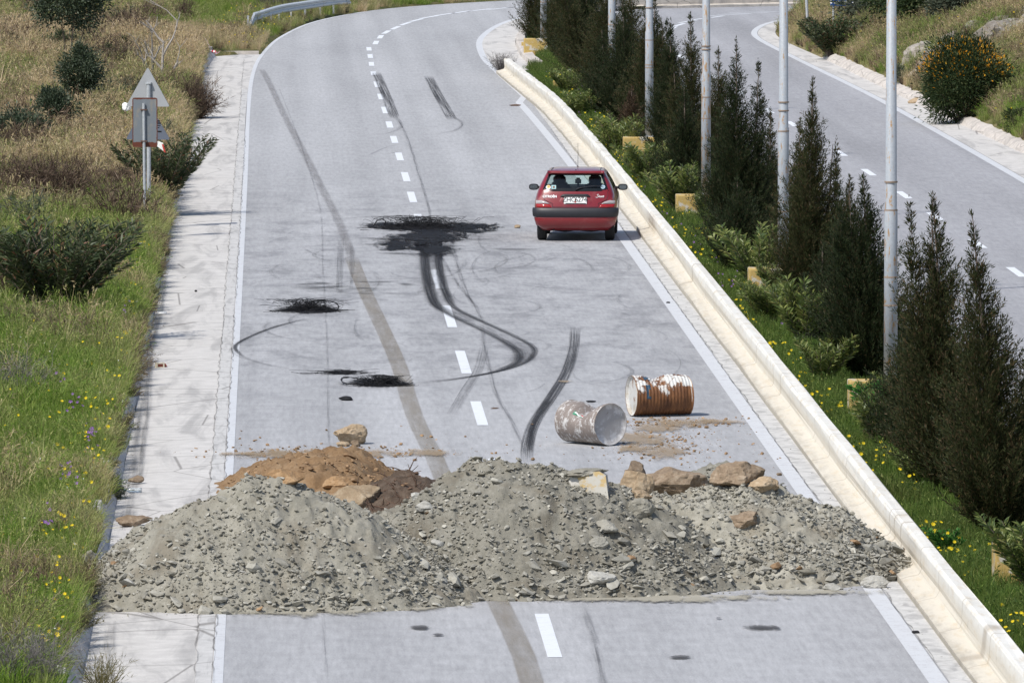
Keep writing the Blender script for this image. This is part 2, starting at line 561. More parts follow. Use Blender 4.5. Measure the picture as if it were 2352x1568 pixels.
m = MB(); m.box(-2.0, -.34, GUT_END, GUT_END + .22, -.03, .10); m.obj('end_wall', M_kerbw, gut)
strip_mesh_o = lambda name, pts, w, mat, z, parent: link(name, strip_mesh(name, pts, w, z), parent, mat)
strip_mesh_o('concrete_band', [Vector((-.70, y, 0)) for y in np.arange(40, 262, 3.)], .17, m_concrete('band_concrete', (.50, .49, .475), .4, (3, .3, 1)), .004, ROAD)

# right edge of the near carriageway: rough whitewashed margin, kerbed apron beyond the wall
mar = ruled('margin', [(6.98 if y < 260 else x - .15, y) for x, y in REs if y < 280], [(x - .002, y) for x, y in REs if y < 280], M_rough, .003, parent=ROAD, kind=None)
ruled('apron', [p for p in REs if p[1] > 272][:22], [p for p in offset(REs, 1.05) if p[1] > 272][:22], M_gutter, (.004, .03), kind='structure')
kp = [p for p in offset(REs, 1.05) if p[1] > 275][:24]
k_ = profile_run('kerb', kp, [(0, -.02), (.02, .15), (.06, .18), (.3, .2), (.34, .05)], M_kerbw, jitter=.015)
k_['kind'] = 'structure'
k_ = profile_run('kerb', [p for p in RLs if p[1] < 330], [(-.22, .0), (-.2, .13), (-.02, .13), (.0, -.02)], M_kerbw)
k_['kind'] = 'structure'
# far carriageway: gutter and broken whitewashed kerb at the foot of the hill
def nearest_pairs(A, B):
    out = []
    for p in A:
        out.append(min(B, key=lambda q: (q[0] - p[0]) ** 2 + (q[1] - p[1]) ** 2))
    return out
TOEd = smooth2(TOE, 60)
RRd = smooth2(RR, 14)
o_ = ruled('gutter', [p for p in RRd], nearest_pairs(RRd, TOEd), M_gutter, (.002, .03)); 
rk = random.Random(4)
kp = [p for p in smooth2(TOE, 40) if 60 < p[1] < 283]
k2 = profile_run('kerb', kp, [(-.03, .0), (.03, .09), (.10, .17), (.26, .23), (.36, .0)], M_kerbw, jitter=.022, seed=7)
k2['kind'] = 'structure'

# painted lines
def dashes(parent, centres, path, L, w, mat):
    sp = [Vector((x, y)) for x, y in path]
    for c in centres:
        i = min(range(1, len(sp)), key=lambda k: ((sp[k] + sp[k - 1]) * .5 - c.xy).length)
        t = (sp[i] - sp[i - 1]).normalized()
        a, b = c.xy - t * L / 2, c.xy + t * L / 2
        link('lane_dash', strip_mesh('lane_dash', [Vector((a.x, a.y, 0)), Vector((b.x, b.y, 0))], w, .004), parent, mat)
ld = [(1510, 1410), (1112, 1054), (977, 922), (858, 806), (752, 702), (663, 620), (583, 545), (517, 492), (465, 441), (417, 396), (369, 351), (329, 313), (294, 279.5), (261, 246), (229, 216), (200.6, 188), (173, 165), (152, 143), (134, 125), (117, 109)]
for b_, t_ in ld:
    def xd(v): return 3.0 if v > 160 else 3.0 + (160 - v) * .002
    y0, y1 = P(900, b_).y, P(900, t_).y
    link('lane_dash', strip_mesh('lane_dash', [Vector((xd(b_), y0, 0)), Vector((xd(t_), y1, 0))], .155, .004), ROAD, M_dash)
zx = lambda x: (1200 + x * .5102) / 1.5064
zy = lambda y: y * .3387
dpath = [(3, 40), (3, 240), (3, 270), (3.1, 285.7), (3.4, 298), (3.8, 309), (4.9, 321), (6.6, 330), (8.8, 338), (14, 347)]
dashes(ROAD, [P(zx(a), zy(b)) for a, b in ((197, 291), (228, 252), (268, 220), (330, 191), (397, 163), (472, 139), (557, 118), (665, 99), (780, 83), (900, 70), (1045, 59), (1190, 47))], smooth2(dpath), 3.4, .17, M_dash)
rpath = [(13.45, 40), (13.5, 180), (13.4, 210), (13.1, 240), (12.9, 278), (12.75, 294), (12.9, 302), (13.6, 311), (14.5, 318), (16, 324), (17.6, 328.3), (22, 332), (34, 337)]
rc = [P(u, v) for u, v in ((2335, 625), (2245, 560), (2148, 497), (2076, 448), (1995, 396), (1930, 352), (1819, 285), (1765, 255), (1700, 213), (1645, 177), (1600, 150), (1563, 130), (1546, 65), (1561, 57.6), (1580, 50), (1608, 44), (1641.6, 40), (1675, 34.8), (1707, 31.7), (1745, 28))]
rc += [Vector((13.45, y, 0)) for y in (160, 150, 140, 130, 120, 110)]
dashes(ROAD2, rc, smooth2(rpath), 3.1, .16, M_dash)
def lane_line(path, w, parent, mat=M_line, name='edge_line'):
    strip_mesh_o(name, V3(path), w, mat, .004, parent)
lane_line([(x + .05, y) for x, y in LEs], .11, ROAD)
lane_line([(6.86 if y < 205 else x - (.42 if y < 250 else .1), y) for x, y in REs], .2, ROAD)
lane_line(offset(RRs, -.12), .2, ROAD2)
lane_line(offset(RLs, .35), .18, ROAD2)

# cracks, sealed seams, tyre marks, burnt patches (children of the road)
D_skid = decal_mat('skid_rubber', (.03, .03, .034), .70, .40, 7, .12, .26, .62)
D_tread = decal_mat('tread_rubber', (.04, .04, .045), .70, .14, 15, .10, .38, .60)
D_tread2 = decal_mat('pale_tread_rubber', (.05, .05, .055), .42, .10, 14, .08, .42, .60)
D_faint = decal_mat('faint_rubber', (.06, .06, .066), .42, .48, 4, .35, .36, .70)
D_soft = decal_mat('light_rubber', (.055, .055, .062), .52, .48, 4, .25, .34, .66)
D_band = decal_mat('seam_band', (.26, .225, .175), .42, .10, 2, .15, .20, .45)
D_bandg = decal_mat('seam_band_grey', (.21, .20, .20), .34, .3, 2, .2, .22, .5)
D_crack = decal_mat('crack', (.07, .065, .06), .5, .4, 2, 1.0, .35, .55)
D_soot = decal_mat('soot', (.010, .010, .012), .96, us=1.9, lo=.26, hi=.86, radial=True)
D_oil = decal_mat('oil_stain', (.06, .058, .06), .8, us=2.0, lo=.35, hi=.85, radial=True)
D_dirt = decal_mat('brown_dirt', (.33, .25, .165), .62, us=2.6, lo=.22, hi=.72, radial=True)
D_dust = decal_mat('grey_dust', (.37, .345, .28), .85, us=2.0, lo=.30, hi=.82, radial=True)
_dz = [.006]
def mark(pts, w, mat, name='skid_mark', step=.6, parent=None):
    _dz[0] += .00006
    pp = smooth_path([P(u, v) for u, v in pts], step)
    return link(name, strip_mesh(name, pp, w, _dz[0]), parent or ROAD, mat)
def patch(u, v, ru, rv, mat, name='stain', parent=None, n=40):
    """flat round patch, extents in photo units, UV.x = radius"""
    _dz[0] += .00006
    c = P(u, v); ex = P(u + ru, v) - c; ey = (P(u, v - rv) - P(u, v + rv)) * .5
    V = [c]; UV = [(0, 0)]
    rings = 5
    for r_ in range(1, rings + 1):
        for k in range(n):
            a = 2 * math.pi * k / n
            V.append(c + (ex * math.cos(a) + ey * math.sin(a)) * r_ / rings); UV.append((r_ / rings, 0))
    F = [(0, 1 + k, 1 + (k + 1) % n) for k in range(n)]
    for r_ in range(rings - 1):
        for k in range(n):
            F.append((1 + r_ * n + k, 1 + (r_ + 1) * n + k, 1 + (r_ + 1) * n + (k + 1) % n, 1 + r_ * n + (k + 1) % n))
    me = bpy.data.meshes.new(name)
    me.from_pydata([(p.x, p.y, _dz[0]) for p in V], [], F)
    uvl = me.uv_layers.new(name='UVMap')
    for lp in me.loops: uvl.data[lp.index].uv = UV[lp.vertex_index]
    me.update()
    return link(name, me, parent or ROAD, mat)
mark([(600, 158), (618, 190), (655, 270), (700, 355), (738, 430), (778, 510), (812, 600)], [.34] * 500, D_bandg, 'sealed_seam', 3)if False else None
mark([(600, 158), (618, 190), (655, 270), (700, 355), (738, 430), (778, 510), (812, 600)], .24, D_bandg, 'sealed_seam', 2)
mark([(806, 590), (832, 655), (860, 715), (893, 785), (920, 850), (940, 920), (962, 980), (998, 1050), (1050, 1180), (1110, 1310), (1145, 1385), (1180, 1455), (1204, 1510), (1222, 1570), (1250, 1660)], .28, D_band, 'sealed_seam', 2)
for pts, w in (([(915, 270), (940, 330), (962, 400), (985, 480), (1000, 560), (1050, 650), (1090, 700), (1112, 745)], .10), ([(1108, 740), (1112, 790), (1125, 850), (1140, 905), (1170, 960), (1196, 1010), (1215, 1060)], .10),
               ([(1336, 1385), (1350, 1420), (1368, 1480), (1385, 1568), (1400, 1650)], .13), ([(640, 200), (690, 330), (735, 480), (742, 620), (752, 800), (755, 1000), (764, 1100)], .06), ([(742, 1400), (746, 1480), (752, 1568)], .06)):
    mark(pts, w, D_soft if w > .08 else D_faint, 'crack', 1.5)
for yv in (70, 255, 295):
    pass
rs_ = random.Random(11)
# the crack between band and paint, ragged
for x0, ya, yb in ((-.60, 95, 160), (-.60, 160, 230), (-.79, 95, 285), (6.98, 96, 240)):
    pts = [Vector((x0 + rs_.uniform(-.02, .02), y, 0)) for y in np.arange(ya, yb, .45)]
    _dz[0] += .00006
    link('crack', strip_mesh('crack', pts, [rs_.uniform(.005, .045) for _ in pts], _dz[0]), ROAD, D_crack)
T = [([(863, 166), (885, 215), (907, 273)], .30, D_tread), ([(983, 175), (1010, 225), (1040, 277)], .30, D_tread),
     ([(902, 262), (922, 290), (905, 302), (872, 312)], .16, D_soft), ([(1036, 265), (1062, 285), (1045, 300), (1000, 310)], .16, D_soft),
     ([(973, 540), (976, 600), (983, 650), (998, 697), (1035, 724), (1100, 755), (1158, 785), (1192, 812), (1180, 838), (1120, 858), (1030, 872), (940, 881), (880, 884)], .21, D_skid),
     ([(1003, 540), (1008, 610), (1021, 665), (1043, 706), (1110, 740), (1180, 772), (1226, 800), (1214, 827), (1165, 848), (1080, 866), (1000, 878), (945, 883), (890, 885)], .16, D_skid), ([(972, 525), (975, 580), (982, 645), (1000, 700), (1040, 726)], .30, D_skid), ([(1003, 525), (1007, 590), (1018, 655), (1040, 705)], .24, D_skid), ([(985, 520), (990, 570), (996, 620)], .62, D_soft), ([(1150, 790), (1200, 808), (1190, 832), (1140, 852)], .5, D_soft),
     ([(980, 545), (983, 600), (992, 655), (1010, 695), (1050, 720), (1120, 750), (1180, 790), (1200, 812), (1190, 832), (1130, 855)], .6, D_faint),
     ([(1322, 748), (1317, 800), (1301, 855), (1268, 910), (1228, 970), (1212, 1020), (1210, 1065)], .20, D_tread),
     ([(1318, 800), (1300, 855), (1268, 910), (1225, 970), (1211, 1040)], .19, D_soft), ([(1265, 912), (1228, 970), (1212, 1040)], .17, D_skid),
     ([(1113, 795), (1098, 850), (1070, 895), (1035, 957)], .17, D_tread2),
     ([(783, 548), (781, 610), (779, 672)], .13, D_tread2), ([(809, 560), (812, 600), (809, 640)], .08, D_faint), ([(806, 565), (807, 665)], .06, D_tread2),
     ([(730, 728), (640, 748), (565, 778), (537, 798), (552, 818), (620, 840), (700, 852)], .17, D_soft), ([(700, 733), (620, 755), (556, 783), (540, 800), (560, 820)], .10, D_skid),
     ([(1040, 570), (1060, 640), (1080, 690), (1095, 708)], .12, D_soft),
     ([(845, 358), (880, 342), (905, 334)], .10, D_soft), ([(760, 335), (790, 332), (830, 336)], .10, D_soft), ([(885, 355), (925, 348)], .06, D_skid)]
for pts, w, mt in T: mark(pts, w, mt)
# thin loops scrubbed by spinning tyres
for i in range(110):
    cx, cy = rs_.uniform(560, 1500), rs_.choice([rs_.uniform(545, 700), rs_.uniform(560, 880)])
    ru, rv = rs_.uniform(40, 330), rs_.uniform(6, 48)
    a0 = rs_.uniform(0, 6.28); da = rs_.uniform(.6, 2.6)
    pts = [(cx + ru * math.cos(a0 + da * k / 8), cy + rv * math.sin(a0 + da * k / 8)) for k in range(9)]
    if any(p[0] < 545 or p[0] > 1400 + (p[1] - 500) * .5 for p in pts): continue
    mark(pts, rs_.uniform(.04, .16), D_faint if rs_.random() < .85 else D_soft, step=.5)
for u, v, ru, rv in ((975, 545, 115, 24), (1015, 526, 140, 14), (1085, 521, 75, 8), (915, 562, 60, 14), (990, 540, 95, 22), (1060, 522, 100, 12), (880, 518, 60, 8), (905, 572, 60, 6), (965, 572, 50, 8), (1000, 575, 60, 18),
                     (705, 712, 80, 12), (860, 880, 95, 12), (780, 857, 40, 4), (1090, 532, 50, 6)):
    patch(u, v, ru * 1.1, rv * 1.2, D_soot, 'soot_patch')
for i in range(80):
    g_ = rs_.random()
    u, v, q = (rs_.gauss(985, 75), rs_.gauss(550, 14), 1) if g_ < .55 else (rs_.gauss(810, 75), rs_.gauss(662, 9), .8)
    du = rs_.uniform(12, 70) * q; tl = rs_.uniform(-3, 3)
    mark([(u - du, v - tl), (u, v + rs_.uniform(-1, 1)), (u + du, v + tl)], [.05, .3, .3, .2, .05][0] + rs_.uniform(.05, .4), D_skid if g_ < .45 or g_ > .8 else D_soft, 'soot_streak', .15)
for u, v, ru, rv in ((1758, 1443, 56, 8), (965, 1443, 34, 6), (1710, 1372, 26, 4), (1562, 1511, 32, 5), (1005, 1460, 16, 3), (1650, 1422, 12, 2), (1540, 1385, 10, 2)):
    patch(u, v, ru, rv, D_oil, 'oil_stain')
for u, v, ru, rv in ((760, 1043, 290, 13), (640, 1046, 140, 14), (980, 1041, 90, 12), (1560, 972, 140, 13), (1470, 1010, 110, 26), (1530, 1040, 90, 24), (1660, 970, 80, 6), (1300, 878, 28, 3), (560, 1044, 100, 5), (1510, 985, 120, 14), (1450, 1030, 70, 12)):
    patch(u, v, ru * 1.1, rv * 1.2, D_dirt, 'dirt_patch')
for u, v, ru, rv in ((700, 1405, 260, 18), (950, 1393, 160, 14), (1500, 1376, 420, 12), (1860, 1362, 200, 10)):
    patch(u, v, ru, rv, D_dust, 'dust_patch')
# wet run-off stains along the gutter
for pts, w in (([(395, 500), (375, 620), (352, 760), (330, 900), (318, 1000), (308, 1100), (285, 1230)], .28), ([(375, 640), (372, 700), (345, 800), (340, 930), (325, 1040), (320, 1110)], .14),
               ([(260, 1420), (250, 1500), (262, 1570)], .2)):
    mark(pts, w, D_soft, 'runoff_stain', 1.0, gut).location.z = -.018

# ---------------------------------------------------------------- the low white wall of the median
t = NT('white_wall_paint', .8, .25)
o = t.co(); x = t.sep(o)
a = t.noise(o, 1.4, 6, .6); b = t.noise(t.map(o, (3, .5, 3)), 3.0, 5, .65); gn = t.noise(o, 50, 3, .7)
c = t.ramp(a, [(.3, (.60, .58, .53)), (.7, (.71, .695, .65))])
c = t.mix(t.math('MULTIPLY', t.smooth(t.math('ADD', x[2], t.math('MULTIPLY', t.math('SUBTRACT', b, .5), .22)), .40, .22), .80), c, (.565, .515, .425))
c = t.mix(t.math('MULTIPLY', t.smooth(b, .48, .70), .5), c, (.52, .43, .30))
seam = t.voro(t.map(o, (.01, .22, .01)), 1.0, 'DISTANCE_TO_EDGE')
c = t.mix(t.math('MULTIPLY', t.smooth(seam, .008, .002), .5), c, (.30, .25, .19))
foot = t.noise(t.map(o, (4, .8, 2)), 2.0, 6, .7)
c = t.mix(t.math('MULTIPLY', t.smooth(t.math('ADD', x[2], t.math('MULTIPLY', foot, .16)), .20, .11), .75), c, (.30, .27, .22))
c = t.mix(t.math('MULTIPLY', t.smooth(foot, .60, .72), .35), c, (.33, .29, .23))
t.color(c).bump(t.math('ADD', a, t.math('MULTIPLY', gn, .15)), .6, .03)
M_wall = t.m
wp = [p for p in smooth2([(7.22, 40), (7.2, 200), (7.08, 240), (6.7, 262), (6.55, 271)], 30)]
WPROF = [(0, -.02), (.0, .075), (.015, .085), (.10, .105), (.20, .125), (.225, .15), (.232, .20), (.225, .28), (.228, .40), (.245, .432), (.27, .44), (.385, .44), (.40, .43), (.41, .4), (.41, -.02)]
wall = profile_run('barrier_wall', wp, WPROF, M_wall, jitter=.011, seed=3, smooth=False)
tag(wall, 'long low whitewashed concrete barrier wall between the near road and the grassy median', 'barrier wall')
wall2p = smooth2([(11.0, 331.9), (12.4, 335.4), (13.9, 336.5), (15.6, 337.6), (20.6, 340.9), (26, 343.2), (33, 345.5)], 5)
wall2 = profile_run('barrier_wall', wall2p, [(.4, -.02), (.4, .09), (.2, .13), (.18, .40), (.15, .43), (0, .43), (0, -.02)][::-1], m_concrete('grey_barrier_concrete', (.55, .50, .44), .35, (1, 1, .4)), jitter=.01)
tag(wall2, 'grey beige concrete barrier along the far bend behind the light poles', 'barrier wall')

# ---------------------------------------------------------------- rock and rubble
def m_rock(name, c1, c2, c3, sc_=4.0, bumpd=.03, own=False):
    t = NT(name, .9, .2)
    o = t.co()
    oi = t.new('ShaderNodeObjectInfo')
    a = t.noise(o, sc_, 7, .65, .4); b = t.noise(o, sc_ * 7, 5, .7)
    f = t.math('ADD', t.math('MULTIPLY', a, .6), t.math('MULTIPLY', b, .4))
    col = t.ramp(f, [(.34, c1), (.5, c2), (.64, c3)])
    if sc_ == 3.0:
        pt = t.noise(o, 1.3, 5, .6, .6)
        col = t.mix(t.math('MULTIPLY', t.smooth(pt, .50, .66), .55), col, (.15, .125, .09))
    col = t.mix(1.0, col, t.ramp(oi.outputs['Random'], [(0, .78), (1, 1.2)]), 'MULTIPLY')
    if own:
        g_ = t.new('ShaderNodeNewGeometry')
        col = t.mix(1.0, col, t.ramp(g_.outputs['Random Per Island'], [(0, .78), (1, 1.22)]), 'MULTIPLY')
    t.color(col)
    if bumpd: t.bump(f, .9, bumpd)
    return t.m
M_grit = m_rock('grey_green_grit', (.185, .175, .142), (.26, .246, .204), (.33, .315, .268), 3.0, .03)
M_stone = m_rock('grey_schist', (.235, .224, .186), (.295, .282, .242), (.37, .36, .32), 2.5, 0, True)
M_stone_pale = m_rock('pale_stone', (.28, .265, .23), (.37, .36, .325), (.46, .45, .42), 5.0, .006)
M_clod = m_rock('grit_clod', (.165, .154, .124), (.22, .206, .168), (.28, .265, .22), 2.5, 0, True)
M_earthclod = m_rock('earth_clod', (.17, .10, .052), (.27, .175, .10), (.36, .26, .165), 2.5, 0, True)
M_brownsoil = m_rock('brown_earth', (.19, .112, .055), (.285, .18, .095), (.36, .25, .15), 3.5, .04)
M_darksoil = m_rock('dark_root_earth', (.065, .045, .032), (.12, .085, .06), (.19, .145, .11), 6, .05)
M_ochre = m_rock('ochre_rock', (.22, .155, .095), (.345, .26, .17), (.46, .375, .27), 4.0, .02)
M_brownrock = m_rock('brown_rock', (.135, .095, .063), (.235, .175, .12), (.34, .275, .205), 4.0, .025)

class Heap:
    def __init__(s, cx, cy, rx, ry, h, seed, top=.12, amp=.05):
        s.__dict__.update(cx=cx, cy=cy, rx=rx, ry=ry, h=h, seed=seed, top=top, amp=amp)
    def z(s, x, y, fine=True):
        dx, dy = (x - s.cx) / s.rx, (y - s.cy) / s.ry
        r = math.hypot(dx, dy)
        if r > 1.5: return -1.0
        a = math.atan2(dy, dx)
        r *= 1 + .11 * fbm(math.cos(a) * 1.6, math.sin(a) * 1.6, s.seed * 3.1, 3)
        k = math.sqrt(r * r + s.top) - math.sqrt(s.top)
        k1 = math.sqrt(1 + s.top) - math.sqrt(s.top)
        z = s.h * (1 - k / k1)
        z += s.amp * 2.0 * fbm(x * 1.1, y * 1.1, s.seed, 3) * min(1, max(0, 1.2 - r))
        if fine: z += s.amp * .62 * fbm(x * 5, y * 5, s.seed + 5, 3) + s.amp * .55 * max(0, fbm(x * 10, y * 10, s.seed + 15, 2)) + s.amp * .30 * fbm(x * 19, y * 19, s.seed + 9, 2)
        return z
HEAPS = {'left': Heap(.0, 105.4, 2.35, 2.1, 1.22, 1, top=1.0, amp=.10), 'mid': Heap(2.85, 107.0, 2.6, 2.1, 1.37, 2, top=.8, amp=.10), 'right': Heap(5.32, 108.3, 2.36, 1.95, 1.02, 3, top=1.2, amp=.10),
         'back': Heap(5.35, 111.0, 1.55, 1.5, 1.06, 4, top=.3, amp=.08), 'brown': Heap(.66, 119.2, 1.3, 5.2, .56, 5, top=.4, amp=.085), 'dark': Heap(1.75, 114.4, 1.2, 4.6, .60, 6, top=.4, amp=.085)}
def heap_top(x, y): return max(h.z(x, y, False) for h in HEAPS.values())
def hit(u, v):
    """where the sight line through the photo point meets a heap or the road"""
    a = np.array([0, 0, CAM_Z]); d = _fw * CAM_F + _rt * (u - 1176) - _up * (v - 784)
    Y = 98.0
    while Y < 135:
        p = a + d * (Y / d[1])
        if p[2] <= max(0.0, heap_top(p[0], p[1])): break
        Y += .03
    return Vector((float(p[0]), float(p[1]), max(0.0, float(p[2]))))
def rock_mesh(seed, n=15, flat=1.0):
    rr = random.Random(seed)
    bm = bmesh.new()
    for _ in range(n):
        v = Vector((rr.gauss(0, 1), rr.gauss(0, 1), rr.gauss(0, 1))).normalized() * rr.uniform(.42, .5)
        bm.verts.new((v.x, v.y * rr.uniform(.65, .8), v.z * .62 * flat))
    r_ = bmesh.ops.convex_hull(bm, input=bm.verts)
    bmesh.ops.delete(bm, geom=[e for e in r_['geom_interior'] if isinstance(e, bmesh.types.BMVert)] , context='VERTS')
    bmesh.ops.recalc_face_normals(bm, faces=bm.faces)
    me = bpy.data.meshes.new('stone')
    bm.to_mesh(me); bm.free()
    return me
def boulder_mesh(seed, dims, cuts=11, sub=4, rough=.075):
    rr = random.Random(seed)
    bm = bmesh.new()
    bmesh.ops.create_icosphere(bm, subdivisions=sub, radius=1.0)
    planes = [(Vector((rr.gauss(0, 1), rr.gauss(0, 1), rr.gauss(0, 1))).normalized(), rr.uniform(.55, .85)) for _ in range(cuts)]
    for v in bm.verts:
        p = v.co.copy()
        for n, d in planes:
            k = p.dot(n) - d
            if k > 0: p -= n * k
        p *= 1 + rough * 2 * fbm(p.x * 1.7, p.y * 1.7, p.z * 1.7 + seed * 7, 4) + rough * .8 * fbm(p.x * 6, p.y * 8, p.z * 8 + seed, 3)
        v.co = (p.x * dims[0] * .62, p.y * dims[1] * .62, p.z * dims[2] * .62)
    me = bpy.data.meshes.new('boulder')
    bm.to_mesh(me); bm.free()
    return me
ROCKS = [rock_mesh(i, 15, (1, .6, .8, .5)[i % 4]) for i in range(12)]
def rocks_in(mat):
    out = []
    for m_ in ROCKS:
        c = m_.copy(); c.materials.append(mat); out.append(c)
    return out
R_grey, R_pale, R_brown, R_grit, R_och = rocks_in(M_stone), rocks_in(M_stone_pale), rocks_in(M_earthclod), rocks_in(M_clod), rocks_in(M_earthclod)

# ---- geometry-nodes scattering of what nobody could count
def gn_scatter(name, pts, vid, scl, rot, tint, srcs, parent=None, kind='stuff'):
    n = len(pts)
    me = bpy.data.meshes.new(name)
    me.vertices.add(n)
    me.vertices.foreach_set('co', np.ascontiguousarray(pts, dtype=np.float32).ravel())
    for nm, ty, arr, key in (('vid', 'INT', np.asarray(vid, dtype=np.int32), 'value'), ('scl', 'FLOAT', np.asarray(scl, dtype=np.float32), 'value'),
                             ('tint', 'FLOAT', np.asarray(tint, dtype=np.float32), 'value'), ('rot', 'FLOAT_VECTOR', np.ascontiguousarray(rot, dtype=np.float32).ravel(), 'vector')):
        at = me.attributes.new(nm, ty, 'POINT')
        at.data.foreach_set(key, arr)
    o = bpy.data.objects.new(name, me)
    COL.objects.link(o)
    if parent: o.parent = parent
    o['kind'] = kind
    ng = bpy.data.node_groups.new(name, 'GeometryNodeTree')
    ng.interface.new_socket('Geometry', in_out='INPUT', socket_type='NodeSocketGeometry')
    ng.interface.new_socket('Geometry', in_out='OUTPUT', socket_type='NodeSocketGeometry')
    gi, go = ng.nodes.new('NodeGroupInput'), ng.nodes.new('NodeGroupOutput')
    def attr(nm, ty):
        a = ng.nodes.new('GeometryNodeInputNamedAttribute'); a.data_type = ty; a.inputs['Name'].default_value = nm
        return a.outputs[0]
    av, as_, ar = attr('vid', 'INT'), attr('scl', 'FLOAT'), attr('rot', 'FLOAT_VECTOR')
    e2r = ng.nodes.new('FunctionNodeEulerToRotation'); ng.links.new(ar, e2r.inputs[0])
    jn = ng.nodes.new('GeometryNodeJoinGeometry')
    for i, s_ in enumerate(srcs):
        cmp_ = ng.nodes.new('FunctionNodeCompare'); cmp_.data_type = 'INT'; cmp_.operation = 'EQUAL'
        ii = [k for k in cmp_.inputs if k.type == 'INT' and k.enabled] or [k for k in cmp_.inputs if k.type == 'INT']
        ng.links.new(av, ii[0]); ii[1].default_value = i
        oi = ng.nodes.new('GeometryNodeObjectInfo'); oi.inputs['Object'].default_value = s_
        iop = ng.nodes.new('GeometryNodeInstanceOnPoints')
        ng.links.new(gi.outputs[0], iop.inputs['Points']); ng.links.new(cmp_.outputs[0], iop.inputs['Selection'])
        ng.links.new(oi.outputs['Geometry'], iop.inputs['Instance']); ng.links.new(e2r.outputs[0], iop.inputs['Rotation']); ng.links.new(as_, iop.inputs['Scale'])
        ng.links.new(iop.outputs[0], jn.inputs[0])
    ng.links.new(jn.outputs[0], go.inputs[0])
    md = o.modifiers.new('scatter', 'NODES'); md.node_group = ng
    return o
def src(me, mat=None):
    o = bpy.data.objects.new('source', me)     # never linked: only instanced
    if mat is not None and len(me.materials) == 0: me.materials.append(mat)
    return o
S_grey, S_brown, S_dark = [src(m_) for m_ in R_grey[:6]], [src(m_) for m_ in R_brown[:6]], [src(m_) for m_ in rocks_in(m_rock('dark_clod', (.06, .036, .025), (.12, .075, .052), (.20, .14, .10), 2.5, 0, True))[:6]]
S_mix = [src(m_) for m_ in R_grey[:7] + R_grit[:5]]

def build_heap(key, name, label, cat, mat, n_stone, n_small, pools, small_src, grp, res=.028, smin=.05, smax=.17):
    H = HEAPS[key]
    root = empty(name, (H.cx, H.cy, 0), label, cat, grp)
    xs = np.arange(H.cx - H.rx * 1.3, H.cx + H.rx * 1.3, res); ys = np.arange(H.cy - H.ry * 1.3, H.cy + H.ry * 1.3, res * (1.0 if H.ry < 2.5 else 1.6))
    idx, V, F = {}, [], []
    Z = np.array([[H.z(x, y) for x in xs] for y in ys])
    for j in range(len(ys)):
        for i in range(len(xs)):
            if Z[max(0, j - 1):j + 2, max(0, i - 1):i + 2].max() > -.02:
                idx[(i, j)] = len(V)
                V.append((xs[i] - H.cx, ys[j] - H.cy, max(Z[j, i], -.06)))
    for (i, j) in idx:
        q = [idx.get(k) for k in ((i, j), (i + 1, j), (i + 1, j + 1), (i, j + 1))]
        if None not in q: F.append(q)
    me = bpy.data.meshes.new('mound'); me.from_pydata(V, [], F); me.update(); sm(me)
    link('mound', me, root, mat)
    rr = random.Random(H.seed * 17)
    def spot(toe):
        for _ in range(60):
            a = rr.uniform(math.pi * .92, math.pi * 2.08) if rr.random() < .85 else rr.uniform(0, 6.28)
            r = rr.uniform(.72, 1.02) if rr.random() < toe else math.sqrt(rr.random()) * .95
            x, y = H.cx + H.rx * r * math.cos(a), H.cy + H.ry * r * math.sin(a)
            z = H.z(x, y, False)
            if z < -.03: continue
            if max(h.z(x, y, False) for k, h in HEAPS.items() if k != key) > z + .03: continue
            return x, y, max(z, 0.0)
        return None
    for i in range(n_stone):
        s_ = spot(.55)
        if not s_: continue
        x, y, z = s_
        k = (smin + (smax - smin) * rr.random() ** 2.4) * (1.15 if z < H.h * .5 else .8)
        pool = pools[0] if rr.random() < .84 else rr.choice(pools)
        o = bpy.data.objects.new('stone', rr.choice(pool)); COL.objects.link(o); o.parent = root
        o.location = (x - H.cx, y - H.cy, z + k * .10)
        o.rotation_euler = (rr.uniform(-.5, .5), rr.uniform(-.5, .5), rr.uniform(0, 6.28))
        o.scale = (k * rr.uniform(.9, 1.5), k * rr.uniform(.8, 1.2), k * rr.uniform(.7, 1.1))
    if H.h > 1 and key != 'back':
        for i in range(70):                        # a row of clods along the front toe
            a = rr.uniform(math.pi * 1.02, math.pi * 1.98); lo, hi = .6, 1.4
            for _ in range(16):
                md_ = (lo + hi) / 2
                if H.z(H.cx + H.rx * md_ * math.cos(a), H.cy + H.ry * md_ * math.sin(a), False) > 0: lo = md_
                else: hi = md_
            q = lo + rr.uniform(-.07, .015)
            x, y = H.cx + H.rx * q * math.cos(a), H.cy + H.ry * q * math.sin(a)
            if max(h.z(x, y, False) for k, h in HEAPS.items() if k != key) > .05: continue
            k = rr.uniform(.05, .15)
            o = bpy.data.objects.new('stone', rr.choice(rr.choice((R_grey, R_grit)))); COL.objects.link(o); o.parent = root
            o.location = (x - H.cx, y - H.cy, max(0, H.z(x, y, False)) + k * .18); o.rotation_euler = (rr.uniform(-.5, .5), rr.uniform(-.5, .5), rr.uniform(0, 6.28)); o.scale = (k * 1.2, k, k)
    pts, sc2, rot, vid = [], [], [], []
    for i in range(n_small):
        s_ = spot(.38)
        if not s_: continue
        x, y, z = s_
        if fbm(x * 1.3, y * 1.3, H.seed + 40, 3) < rr.uniform(-.7, .15): continue      # bare sandy patches
        k = .010 + .080 * rr.random() ** 5
        pts.append((x - H.cx, y - H.cy, H.z(x, y) + k * .15)); sc2.append(k); vid.append(rr.randrange(len(small_src)))
        rot.append((rr.uniform(-.6, .6), rr.uniform(-.6, .6), rr.uniform(0, 6.28)))
    if pts: gn_scatter('rubble', pts, vid, sc2, rot, [0] * len(pts), small_src, root)
    return root
GH = 'grey gravel heaps dumped across the road'
